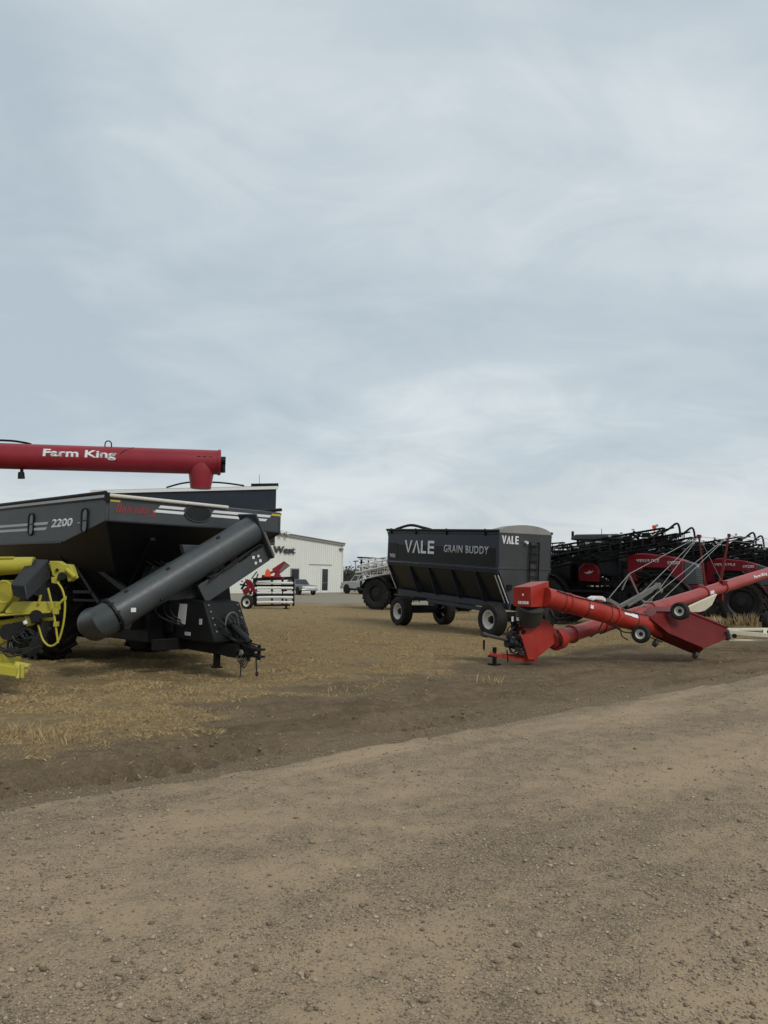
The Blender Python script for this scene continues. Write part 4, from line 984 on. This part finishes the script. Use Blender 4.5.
b.box(T(720) + V((0, -.1, .12)), (.3, .1, .16)); b.box(T(720) - V((0, .02, .22)), (.1, .1, .28)); b.build('truss_post', M['dark_red'], t)
b = MB(); b.bar(pk3, L(640, 598, 18.9), .04); b.bar(pk3, L(622, 590, 18.9), .03); b.path([L(640, 598, 18.9), L(644, 602, 18.8), L(652, 602, 18.9)], .03); b.build('cable_stay', M['bare'], t)
b = MB()
for a, c in ((pk3, L(609, 598, 18.0)), (pk1, L(628, 607, 18.4)), (pk1, pk3), (pk2, L(640, 607, 18.6)), (pk2, T(662) + V((0, 0, .15))), (pk1, T(648) + V((0, 0, .15))), (pk1, T(722) + V((0, 0, .15))),
             (pk1, FI @ (M0 + md * 1.5)), (pk2, FI @ (M0 + md * 1.7)), (pk2, FI @ (M0 + md * 1.45))):
    b.tube(a, c, .0075, n=5)
b.each('truss_cable', M['steel'], t)
lt = text('lettering', 'Farm King', V((0, 0, 0)), (1, 0, 0), (0, 1, 0), .12, .95, M['decal'], t, .04, cuts=6)
pA = T(749); 
for v in lt.data.vertices:
    an = (v.co.y - .02) / .166; p = pA + mdl * v.co.x; sd_ = V((mdl.y, -mdl.x, 0)).normalized(); up_ = sd_.cross(mdl).normalized()
    v.co = p + (sd_ * math.cos(an) + up_ * math.sin(an)) * (.167 + v.co.z)
b = MB()   # undercarriage out beyond the right edge
w0 = FI @ (M0 + md * 1.35)
for s in (-1, 1): b.bar(w0 - V((0, 0, .1)), (w0.x, s * 1.5, .4), .08); b.bar(w0 + V((1.6, 0, .15)), (w0.x, s * 1.5, .4), .07)
b.bar((w0.x, -1.6, .4), (w0.x, 1.6, .4), .1); b.build('undercarriage', M['crimson'], t)
for s in (-1, 1): wheel(t, (w0.x, s * 1.6, .38), (0, s, 0), .38, .24, .18, M['rim'])

# ------------------------------------------------------------------ cream tongue of an implement parked beyond the right edge
o_ = gp(775, 21); FI = frame(o_, 0).inverted()
def L(px, py, d): return FI @ P(px, py, d)
t = thing('drawbar', 'cream painted drawbar of welded beams lying low behind the red hopper', 'drawbar', o_)
b = MB(); b.bar(L(727, 629.5, 20.5), L(820, 629, 21.5), .09, .07); b.bar(L(727, 632, 20.3), L(820, 640, 19.6), .10, .11); b.bar(L(729, 640, 20.2), L(820, 641, 20.0), .09, .05); b.bar(L(765, 629, 21), L(765, 637, 20.0), .09, .07); b.box(L(735, 634, 20.3), (.12, .12, .2)); b.build('beam', M['cream'], t, .008)
b = MB(); b.tube(L(734.5, 636, 20.1), L(734.5, 636, 20.3), .06, n=10); b.build('pin', M['black'], t)
b = MB(); q = L(800, 640, 20.3); b.bar((q.x, q.y, 0), (q.x, q.y, q.z), .1); b.box((q.x, q.y, .02), (.3, .3, .04)); b.build('stand', M['cream'], t)

# ------------------------------------------------------------------ self propelled sprayers
def make_sprayer(name, label, boom, boom2, loc, rz, group, hood=M['crimson'], rear=0):
    t = thing(name, label, 'sprayer', loc, rz, group)
    b = MB(); b.prism([(.35, -.62, 1.75), (.35, -.62, 2.82), (1.0, -.62, 2.84), (1.9, -.62, 2.74), (2.45, -.62, 2.58), (2.45, -.62, 1.65), (2.1, -.62, 1.65), (1.95, -.62, 2.25), (1.0, -.62, 2.28), (.75, -.62, 1.75)], (0, 1.24, 0)); hd = b.build('hood', hood, t, .05)
    b = MB(); b.box((1.4, 0, 2.0), (1.9, 1.0, .7)); 
    for k in range(14): b.tube((random.uniform(.6, 2), -.55, random.uniform(1.8, 2.2)), (random.uniform(.6, 2), -.6, random.uniform(1.8, 2.25)), random.uniform(.03, .08), n=8)
    b.build('engine', M['black'], t)
    b = MB(); b.prism([(2.452, -.6, 1.68), (2.452, -.6, 2.56), (2.9, -.56, 2.42), (2.9, -.56, 1.68)], (0, 1.18, 0)); gr = b.build('grille', M['charcoal'], t, .03)
    b = MB()
    for k in range(9): b.box((2.905, 0, 1.75 + .08 * k), (.012, 1.0, .03))
    b.each('grille_bar', M['black'], gr)
    b = MB(); b.box((2.91, -.38, 2.36), (.03, .2, .08)); b.box((2.91, .40, 2.36), (.03, .2, .08)); b.each('headlight', M['lens'], gr)
    o, ex, ey = V((0, -.622, 0)), V((1, 0, 0)), V((0, 0, 1))
    text('lettering', 'VERSATILE', o + ex * .72 + ey * 2.50, ex, ey, .11, .85, M['greydecal'], hd, .02, .1); text('lettering', 'SX280', o + ex * 1.86 + ey * 2.42, ex, ey, .12, .46, M['greydecal'], hd, .02, .1)
    # cab
    b = MB()
    for y in (-.82, .82):
        for p, q in (((-1.45, y, 1.6), (-1.5, y, 3.35)), ((.15, y, 1.6), (.05, y, 3.35)), ((-.7, y, 1.6), (-.75, y, 3.35)), ((-1.45, y, 1.62), (.15, y, 1.62)), ((-1.45, y, 2.0), (.15, y, 2.0))): b.bar(p, q, .09)
    b.box((-.65, 0, 1.68), (1.7, 1.6, .2)); b.box((-1.2, 0, 2.2), (.3, .6, 1.0)); b.box((-.8, 0, 2.0), (.6, .55, .15)); b.tube((.1, 0, 1.8), (-.25, 0, 2.4), .04); b.lathe([(.2, 0), (.2, .03)], (-.25, 0, 2.4), (-.5, 0, .8), 16)
    cb = b.build('cab', M['black'], t, .015)
    b = MB()
    for y in (-.80, .80): b.prism([(-1.4, y, 2.02), (.08, y, 2.02), (.02, y, 3.3), (-1.45, y, 3.3)], (0, .008, 0))
    b.prism([(.12, -.78, 1.75), (.12, .78, 1.75), (.03, .78, 3.3), (.03, -.78, 3.3)], (.008, 0, 0)); b.build('window', M['cabglass'], cb)
    b = MB(); b.prism([(-1.75, -.95, 3.36), (.3, -.95, 3.36), (.32, -.95, 3.46), (.1, -.95, 3.58), (-1.55, -.95, 3.58), (-1.75, -.95, 3.48)], (0, 1.9, 0)); rf = b.build('roof', M['charcoal'], cb, .04)
    b = MB(); b.box((-1.7, -.85, 3.6), (.08, .08, .22)); b.box((.2, .6, 3.6), (.12, .1, .1)); b.tube((-.8, 0, 3.58), (-.8, 0, 3.85), .012, n=5); b.build('beacon', M['black'], rf)
    # tank, platform, body panel
    b = MB(); b.lathe([(.3, 0), (.72, .12), (.80, .4), (.80, 1.9), (.72, 2.2), (.3, 2.3)], (-4.05, 0, 2.05), (1, 0, 0), 28); b.build('tank', M['satin'], t)
    b = MB(); b.prism([(-1.38, -1.12, 1.72), (-.58, -1.12, 1.70), (-.55, -1.12, 2.15), (-.72, -1.12, 2.38), (-1.15, -1.12, 2.45), (-1.4, -1.12, 2.2)], (0, .22, 0)); fp = b.build('fuel_tank', hood, t, .05)
    b = MB(); o2 = V((0, -1.123, 0)); b.flat([(-1.16, 2.08), (-1.04, 2.02), (-.86, 2.06), (-.76, 2.16), (-.88, 2.11), (-.94, 2.16), (-1.02, 2.08)], o2, ex, ey); b.build('emblem', M['greydecal'], fp)
    b = MB(); b.bar((-4.3, -.5, 1.4), (2.9, -.5, 1.4), .14, .22); b.bar((-4.3, .5, 1.4), (2.9, .5, 1.4), .14, .22)
    for x in (-2.7, 1.9):
        b.bar((x, -1.25, 1.42), (x, 1.25, 1.42), .2, .2)
        for s in (-1, 1): b.bar((x, s * 1.02, 1.45), (x, s * 1.02, .95), .2, .2)
    b.box((-1.0, -.6, .98), (2.8, .9, .7)); b.box((-1.4, -1.2, 1.35), (2.0, .4, .08)); b.box((-2.9, -.9, 1.75), (1.2, .6, .3)); b.bar((.2, -1.1, 1.3), (.2, -1.1, .55), .05); b.bar((-.2, -1.1, 1.3), (-.2, -1.1, .55), .05)  # first black box is added to darken the bright gap underneath
    for z in (.6, .85, 1.1): b.bar((-.2, -1.1, z), (.2, -1.1, z), .06, .03)
    b.build('chassis', M['black'], t, .01)
    b = MB(); b.box((2.75, 0, 1.50), (.9, 1.9, .30)); b.prism([(2.95, -.9, 1.15), (2.95, .9, 1.15), (2.95, .75, 1.7), (2.95, -.75, 1.7)], (.08, 0, 0)); b.bar((.6, -.7, 1.58), (2.9, -.9, 1.58), .1, .14); b.build('lower_fairing', hood, t, .02)
    for x in (-2.7, 1.9):
        for s in (-1, 1):
            wheel(t, (x, s * 1.35, .95), (0, s, 0), .95, .42, .58, M['greyrim'], lugs=22)
            b = MB(); pts = [(x + 1.08 * math.cos(a_), .95 + 1.08 * math.sin(a_)) for a_ in [R(20 + 14 * k) for k in range(11)]]
            for (xa_, za_), (xb_, zb_) in zip(pts, pts[1:]): b.bar((xa_, s * 1.35, za_), (xb_, s * 1.35, zb_), .5, .03, up=(0, 0, 1) if abs(xb_ - xa_) > .1 else (1, 0, 0))
            b.build('fender', M['black'], t)
    # folded booms resting along both sides and the centre rack at the rear
    for s in (-1, 1):
        b = MB()
        truss(b, (-4.6 + rear, s * 1.5, 1.75), (2.4, s * 1.15, 3.2), (0, 0, 1), .5, (0, s, 0), .3, 13, .032, .020)
        truss(b, (-4.5 + rear, s * 1.85, 2.25), (2.0, s * 1.5, 3.45), (0, 0, 1), .42, (0, s, 0), .26, 11, .028, .018)
        truss(b, (-4.4 + rear, s * 1.3, 2.75), (-1.9, s * 1.2, 3.05), (0, 0, 1), .3, (0, s, 0), .2, 5, .024, .016)
        b.path([(-4.5 + rear, s * 1.7, 2.6), (-2, s * 1.75, 2.75), (0, s * 1.6, 3.1), (2.2, s * 1.4, 3.3)], .03, n=6); b.path([(-4.5 + rear, s * 1.6, 3.1), (-2, s * 1.7, 3.0), (0, s * 1.5, 3.2), (2.3, s * 1.4, 3.75)], .03, n=6)
        for k in range(28):
            x = random.uniform(-4.3 + rear, 2.0); f_ = (x + 4.3) / 6.3; q = V((x, s * random.uniform(1.1, 1.9), 1.95 + 1.25 * f_ + random.uniform(0, .62)))
            b.bar(q, q + V((random.uniform(-.7, .7), random.uniform(-.2, .2), random.uniform(-.3, .3))), random.uniform(.03, .09), random.uniform(.03, .1))
        for k in range(7):
            z0 = random.uniform(2.0, 2.7); b.path([(-4.4 + rear, s * 1.6, z0), (-2.4, s * random.uniform(1.3, 1.9), z0 + random.uniform(-.1, .5)), (-.4, s * random.uniform(1.2, 1.8), z0 + random.uniform(.3, .7)), (random.uniform(.8, 2.3), s * 1.4, z0 + random.uniform(.5, 1.0))], random.uniform(.015, .035), n=6)
        b.path([(1.2, s * 1.3, 3.3), (2.0, s * 1.3, 3.65), (2.4, s * 1.3, 3.9), (2.5, s * 1.3, 3.4)], .04, n=6)
        bo = b.build('boom', boom if s < 0 else boom2, t); b = MB()
        for k in range(0 if rear else 15): q = V((-4.2 + .43 * k, s * 1.92, 2.35 + .085 * k + random.uniform(-.15, .3))); b.box(q, (random.uniform(.05, .22), .05, random.uniform(.04, .1)))  # pale boxes added as specks of bright sky showing through the boom
        if not rear: b.build('sky_speck', M['steel'], bo)
        b = MB()
        for k in range(0 if rear else 16): q = V((-4.3 + 6.4 * k / 16, s * 1.9, 2.55 + .06 * k)); b.tube(q, q - V((0, 0, .22)), .03, n=6); b.box(q - V((0, 0, .26)), (.08, .06, .08))
        for k in range(9): q = V((-4.2 + rear + (6.2 - rear) * k / 9, s * 1.4, 2.5 + .12 * k)); b.box(q, (.28, .14, random.uniform(.1, .22)))
        b.path([(-4.1 + rear, s * 1.5, 2.4), (-2, s * 1.55, 2.72), (0, s * 1.4, 3.0), (2, s * 1.3, 3.3)], .05, n=6); b.build('nozzle_line', M['black'], bo)
    b = MB()
    for y in (-1.2, -.4, .4, 1.2): b.bar((-4.7 + rear, y, 1.3), (-4.7 + rear, y, 3.2), .09)
    for z in (1.3, 1.8, 2.6, 3.2): b.bar((-4.7 + rear, -1.6, z), (-4.7 + rear, 1.6, z), .09)
    for s in (-1, 1): b.bar((-3.6, s * .5, 1.45), (-4.7 + rear, s * .5, 2.1), .1)
    b.build('boom_rack', M['black'], t)
    return t
bpy.context.view_layer.update()
G = 'red and black sprayers parked in a slanting row'
rz = R(-33)
sp = make_sprayer('sprayer', 'nearest red sprayer with its folded black boom, beside the grain wagon', M['black'], M['black'], gp(622, 30.5), rz, G)
bpy.context.view_layer.update(); index_children(sp)
c2 = copy_tree(sp); c2.location = gp(700, 35.0); c2['label'] = 'second red sprayer, its hood behind the two red truss posts of the auger'
c3 = copy_tree(sp); c3.location = gp(768, 39.5); c3['label'] = 'farthest red sprayer at the right edge, mostly hidden by the row'
bs = make_sprayer('sprayer', 'sprayer with white folded booms and a big black wheel, half hidden behind the grain wagon', M['white'], M['black'], gp(426, 41.2), R(-33), None, M['crimson'], rear=.7); bs.scale = (.87, .87, .87)
b = MB(); b.box((1.55, -1.2, 3.8), (.13, .1, .12)); b.tube((1.55, -1.2, 3.6), (1.55, -1.2, 3.8), .02, n=6); b.build('beacon', M['orange'], sp)

# ------------------------------------------------------------------ folded implement with stacked white rollers
o_ = gp(268, 40); FI = frame(o_, 0).inverted()
def L(px, py, d=40): return FI @ P(px, py, d)
t = thing('folded_implement', 'red and black folded field implement with a stack of white tubes beside the pale building', 'farm implement', o_)
b = MB()
for x0, x1, y in ((256, 293, 583), (255, 293, 588), (257, 271.5, 592.6), (272.5, 282, 592.6), (283.5, 293, 592.6), (257, 293, 597.3), (257, 293, 602.2)):
    b.path([L(x0, y + .3), L(x0 * .6 + x1 * .4, y - .1), L(x1, y + .1)], .062, n=8)
b.each('white_tube', M['white'], t)
b = MB()
for px in (256, 272, 282.5, 293.5): b.bar(L(px, 578, 40.3), L(px, 606, 40.3), .1)
b.bar(L(254, 579.5, 39.9), L(294, 578, 40.1), .22, .16); b.bar(L(255, 585.5, 40.2), L(294, 585.5, 40.2), .08, .1); b.bar(L(255, 595, 40.2), L(294, 595, 40.2), .08, .1); b.bar(L(254, 605.5, 40.1), L(290, 605, 40.3), .12, .1)
b.bar(L(254, 578, 41), L(254, 605, 41), .1); b.bar(L(293, 578, 41), L(293, 605, 41), .1); b.bar(L(254, 592, 41), L(293, 592, 41), .1, .1)
for k in range(14):
    c_ = L(random.uniform(240, 256), random.uniform(578, 603), random.uniform(39.8, 40.6)); b.bar(c_, c_ + V((random.uniform(-.4, .4), random.uniform(-.2, .2), random.uniform(-.5, .5))), random.uniform(.04, .1))
b.build('frame', M['black'], t)
b = MB(); b.prism([L(245, 579), L(250, 580), L(255, 587), L(256, 594), L(251, 590), L(246, 584)], (0, .3, 0)); b.prism([L(242, 590), L(248, 586), L(250, 592), L(244, 595)], (0, .2, 0)); b.each('shield', M['crimson'], t, .02)
b = MB(); b.prism([L(272, 569), L(284, 561), L(290, 565.5), L(281, 573), L(274, 573)], (0, .06, 0)); b.bar(L(262, 578), L(276, 570), .12); b.prism([L(273, 578), L(275, 573), L(279, 573), L(281, 579)], (0, .4, 0)); b.bar(L(262, 576), L(284, 578), .14, .12); b.build('red_panel', M['maroon'], t, .01)
b = MB(); b.prism([L(285, 563.5, 39.95), L(290, 565.7, 39.95), L(281.5, 572.5, 39.95), L(279, 571, 39.95)], (0, .02, 0)); b.build('reflector_plate', M['bare'], t)
b = MB(); b.prism([L(264.5, 576.5, 39.7), L(271, 576.5, 39.7), L(270, 571, 39.7), L(267.5, 568.5, 39.7), L(265.5, 571, 39.7)], (0, .03, 0)); b.build('slow_sign', M['orange'], t)
for px, d_ in ((248, 39.6), (248, 41.6)): q = gp(px, d_); wheel(t, FI @ (q + V((0, 0, .33))), (-.35, -.94, 0) if d_ < 40 else (.35, .94, 0), .33, .22, .2, M['rim'])
q = gp(287, 40.6); b = MB(); b.bar(FI @ q, FI @ (q + V((0, 0, .5))), .1); b.box(FI @ (q + V((0, 0, .02))), (.3, .3, .04)); b.build('stand', M['black'], t)

# ------------------------------------------------------------------ metal shop building
c0 = gp(342, 82); u = V((-.62, -.78, 0)).normalized(); rz = math.atan2(u.y, u.x)
t = thing('shop_building', 'large cream metal sided shop building with dark sign letters and a narrow glass door', 'building', c0, rz)
# local: +x along the visible gable wall to the left, -y ... outward is local +y (wall normal (.78,-.62))
n_ = frame(c0, rz).to_3x3().inverted() @ V((.78, -.62, 0)); so_ = 1 if n_.y > 0 else -1
def zr(x): return 5.02 + .064 * x if x < 13 else 5.02 + .064 * (26 - x)
b = MB(); b.prism([(0, 0, -.1), (26, 0, -.1), (26, 0, zr(26)), (13, 0, zr(13)), (0, 0, zr(0))], (0, -so_ * 30, 0))
x = .15
while x < 26:
    if not (2.15 < x < 3.35): b.prism([(x - .04, 0, 0), (x + .04, 0, 0), (x + .04, 0, zr(x) - .1), (x - .04, 0, zr(x) - .1)], (0, so_ * .035, 0))
    else: b.prism([(x - .04, 0, 2.62), (x + .04, 0, 2.62), (x + .04, 0, zr(x) - .1), (x - .04, 0, zr(x) - .1)], (0, so_ * .035, 0))
    x += .31
wl = b.build('wall', M['siding'], t)
b = MB(); b.bar((-.2, so_ * .08, zr(0) + .02), (13, so_ * .08, zr(13) + .08), .2, .24); b.bar((13, so_ * .08, zr(13) + .08), (26.2, so_ * .08, zr(26) + .02), .2, .24)
b.prism([(-.25, so_ * .25, zr(0) + .14), (13, so_ * .25, zr(13) + .2), (26.25, so_ * .25, zr(26) + .14), (26.25, so_ * .25, zr(26) + .2), (13, so_ * .25, zr(13) + .28), (-.25, so_ * .25, zr(0) + .2)], (0, -so_ * 30.5, 0)); b.build('roof', M['roof_trim'], t)
b = MB(); b.box((0, so_ * .04, 2.5), (.16, .1, 5.0)); b.build('corner_trim', M['siding'], t)
b = MB(); b.box((2.75, so_ * .05, 1.26), (1.12, .08, 2.52)); dr = b.build('door', M['white'], t)
b = MB(); b.box((2.75, so_ * .10, 1.32), (.86, .03, 2.2)); b.build('door_glass', M['glass'], dr)
b = MB(); b.box((2.75, so_ * .125, 1.0), (.9, .03, .06)); b.tube((3.08, so_ * .12, .8), (3.08, so_ * .16, 1.5), .02); b.build('handle', M['bare'], dr)
b = MB(); b.box((7.1, so_ * .05, 1.75), (1.15, .1, 1.3)); wd_ = b.build('window', M['roof_trim'], t); b = MB(); b.box((7.1, so_ * .11, 1.75), (.98, .03, 1.12)); b.build('pane', M['glass'], wd_)
b = MB(); b.box((3.4, so_ * .06, 2.85), (3.4, .05, .05)); b.build('header_trim', M['roof_trim'], t)
# sign letters
o = V((12.0, so_ * .12, 3.45))
lt = text('sign_letter', 'West', V((7.15, so_ * .1, 3.85)) + V((3.0, 0, 0)), (-1, 0, 0), (0, 0, 1), .66, 2.9, M['charcoal'], t, .02, th=.12)
for v in lt.data.vertices: v.co.y = so_ * (.1 + abs(v.co.y - so_ * .1))
b = MB()
for x in (8.7, 9.5): b.box((x, so_ * .5, zr(x) + .25), (.35, .3, .28)); b.bar((x, so_ * .1, zr(x) + .1), (x, so_ * .45, zr(x) + .2), .06)
b.each('floodlight', M['white'], t)
b = MB(); b.box((.35, so_ * .12, 4.55), (.45, .22, .2)); b.build('wall_light', M['bare'], t)

# ------------------------------------------------------------------ far low shed on the right
o_ = gp(735, 75); t = thing('far_shed', 'long low pale shed with a blue grey roof behind the sprayer booms', 'shed', o_, R(-4))
b = MB(); b.box((4, 4, 2.0), (26, 8, 4.0)); x = -8.8
while x < 17: b.box((x, -.02, 2.0), (.07, .06, 3.95)); x += .4
b.build('wall', M['siding'], t)
b = MB(); b.prism([(-9.3, -.5, 3.9), (-9.3, 8.5, 3.9), (-9.3, 8.5, 4.05), (-9.3, 4, 5.2), (-9.3, -.5, 4.05)], (26.6, 0, 0)); b.build('roof', M['shed_roof'], t)

# ------------------------------------------------------------------ old sedan and pickup on the gravel lot
def car_wheels(t, xs, yw, r, rimm):
    for x in xs:
        for s in (-1, 1): wheel(t, (x, s * yw, r), (0, s, 0), r, .2, r * .62, rimm, n=24)
o_ = gp(299, 70); rz = math.atan2(-.83, .55)
t = thing('sedan', 'old grey square sedan parked facing the camera before the pale building', 'car', o_, rz)
b = MB(); b.prism([(-2.1, -.82, .38), (2.1, -.82, .38), (2.15, -.82, .62), (2.1, -.82, .84), (.75, -.82, .92), (-1.3, -.82, .92), (-2.1, -.82, .86), (-2.15, -.82, .6)], (0, 1.64, 0)); b.build('body', M['silver'], t, .07)
b = MB(); b.add([(.75, -.74, .9), (.25, -.62, 1.38), (-.85, -.62, 1.38), (-1.3, -.74, .9), (.75, .74, .9), (.25, .62, 1.38), (-.85, .62, 1.38), (-1.3, .74, .9)], [(0, 1, 2, 3), (4, 7, 6, 5), (0, 4, 5, 1), (1, 5, 6, 2), (2, 6, 7, 3), (0, 3, 7, 4)]); cb = b.build('cabin', M['silver'], t, .05)
b = MB(); b.prism([(.70, -.64, .96), (.70, .64, .96), (.31, .56, 1.34), (.31, -.56, 1.34)], (.03, 0, .02))
for s in (-1, 1): b.prism([(.52, s * .735, .96), (.22, s * .65, 1.32), (-.25, s * .65, 1.32), (-.25, s * .735, .96)], (0, s * .012, 0)); b.prism([(-.33, s * .735, .96), (-.33, s * .65, 1.32), (-.78, s * .65, 1.32), (-1.08, s * .735, .96)], (0, s * .012, 0))
b.build('window', M['glass'], cb)
b = MB(); b.box((2.17, 0, .68), (.03, 1.5, .2)); b.build('grille', M['white'], t)
for yy in (-.62, .62): b = MB(); b.tube((2.17, yy, .68), (2.21, yy, .68), .1, n=14); b.build('headlight', M['lens'], t)
b = MB(); b.box((2.2, 0, .48), (.1, 1.66, .11)); b.box((-2.2, 0, .48), (.1, 1.66, .11)); b.each('bumper', M['chrome'], t, .02)
b = MB()
for x in (1.35, -1.3):
    for s in (-1, 1): b.lathe([(.37, -.02), (.37, .012)], (x, s * .82, .36), (0, s, 0), 20)
b.build('wheel_arch', M['black'], t); car_wheels(t, (1.35, -1.3), .74, .32, M['chrome'])

h_ = V((-.66, .75, 0)); o_ = gp(348, 76.5) - h_ * 1.75 + V((.75, .66, 0)) * .8; rz = math.atan2(h_.y, h_.x)
t = thing('pickup_truck', 'pale silver pickup truck parked in the gap between building and sprayer', 'pickup', V((o_.x, o_.y, 0)), rz)
b = MB(); b.prism([(-2.8, -.95, .5), (2.7, -.95, .5), (2.8, -.95, .75), (2.72, -.95, 1.12), (1.35, -.95, 1.24), (-.75, -.95, 1.27), (-2.8, -.95, 1.22)], (0, 1.9, 0)); b.build('body', M['pale_car'], t, .09)
b = MB(); b.add([(1.4, -.9, 1.2), (.75, -.78, 1.86), (-.6, -.78, 1.88), (-.8, -.9, 1.2), (1.4, .9, 1.2), (.75, .78, 1.86), (-.6, .78, 1.88), (-.8, .9, 1.2)], [(0, 1, 2, 3), (4, 7, 6, 5), (0, 4, 5, 1), (1, 5, 6, 2), (2, 6, 7, 3), (0, 3, 7, 4)]); cb = b.build('cabin', M['pale_car'], t, .06)
b = MB(); b.prism([(1.33, -.76, 1.28), (1.33, .76, 1.28), (.82, .68, 1.8), (.82, -.68, 1.8)], (.03, 0, .02))
for s in (-1, 1): b.prism([(1.1, s * .885, 1.3), (.68, s * .80, 1.78), (.25, s * .80, 1.79), (.25, s * .885, 1.3)], (0, s * .014, 0)); b.prism([(.15, s * .885, 1.3), (.15, s * .80, 1.79), (-.5, s * .80, 1.79), (-.62, s * .885, 1.3)], (0, s * .014, 0))
b.build('window', M['glass'], cb)
b = MB(); b.box((2.8, 0, .6), (.12, 1.8, .22)); b.box((-2.84, 0, .6), (.1, 1.8, .2)); b.each('bumper', M['bare'], t, .03)
b = MB()
for s in (-1, 1): b.box((2.76, s * .72, .98), (.06, .3, .18))
b.each('headlight', M['lens'], t)
b = MB()
for x in (1.75, -1.75):
    for s in (-1, 1): b.lathe([(.48, -.02), (.48, .014)], (x, s * .95, .47), (0, s, 0), 22)
b.box((0, 0, .45), (4.6, 1.5, .2)); b.build('wheel_arch', M['black'], t); car_wheels(t, (1.75, -1.75), .86, .42, M['bare'])

# ------------------------------------------------------------------ two thin poles and far bushes
for k, (px, top) in enumerate(((355.3, 561.5), (361.5, 562.5))):
    q = gp(px, 84 + k * 2); h = P(px, top, q.y).z
    t = thing('pole', ('left' if k == 0 else 'right') + 'hand one of the two thin grey poles above the silver pickup cab', 'pole', q, 0, 'thin poles behind the pickup')
    b = MB(); b.tube((0, 0, -.2), (0, 0, h), .07, .05, 10); b.build('shaft', M['bare'], t)
    b = MB(); b.bar((-.25, 0, h), (.3, 0, h + .05), .12, .14); b.build('lamp_head', M['bare'], t)
def bush(px, d, w_, h_, label):
    q = gp(px, d); t = thing('bush', label, 'bush', q, 0, 'far bushes beyond the pickup')
    b = MB()
    for k in range(9):
        a_ = random.uniform(0, 6.28); b.path([(0, 0, -.1), (math.cos(a_) * w_ * .2, math.sin(a_) * w_ * .2, h_ * .45), (math.cos(a_) * w_ * .42, math.sin(a_) * w_ * .42, h_ * random.uniform(.7, 1))], [.09, .02], n=5, sub=3)
    b.build('stem', M['wood'], t)
    nn = 900; c_ = RNG.normal(0, 1, (nn, 3)) * np.array([w_ * .27, w_ * .27, h_ * .22]) + np.array([0, 0, h_ * .58]); c_ = c_[c_[:, 2] > .1]
    dv = RNG.normal(0, 1, (len(c_), 3, 3)) * .16; co = (c_[:, None] + dv).reshape(-1, 3)
    o = tri_mesh('foliage', co, np.arange(len(co)).reshape(-1, 3), M['bush']); o.parent = t
bush(347, 150, 5.5, 3.4, 'dark leafless bush rising at the corner of the cream building')
bush(353, 155, 5, 2.9, 'dark bush behind the windscreen of the silver pickup')
bush(372, 160, 6, 3.0, 'dark bush behind the tyre of the white boomed sprayer')
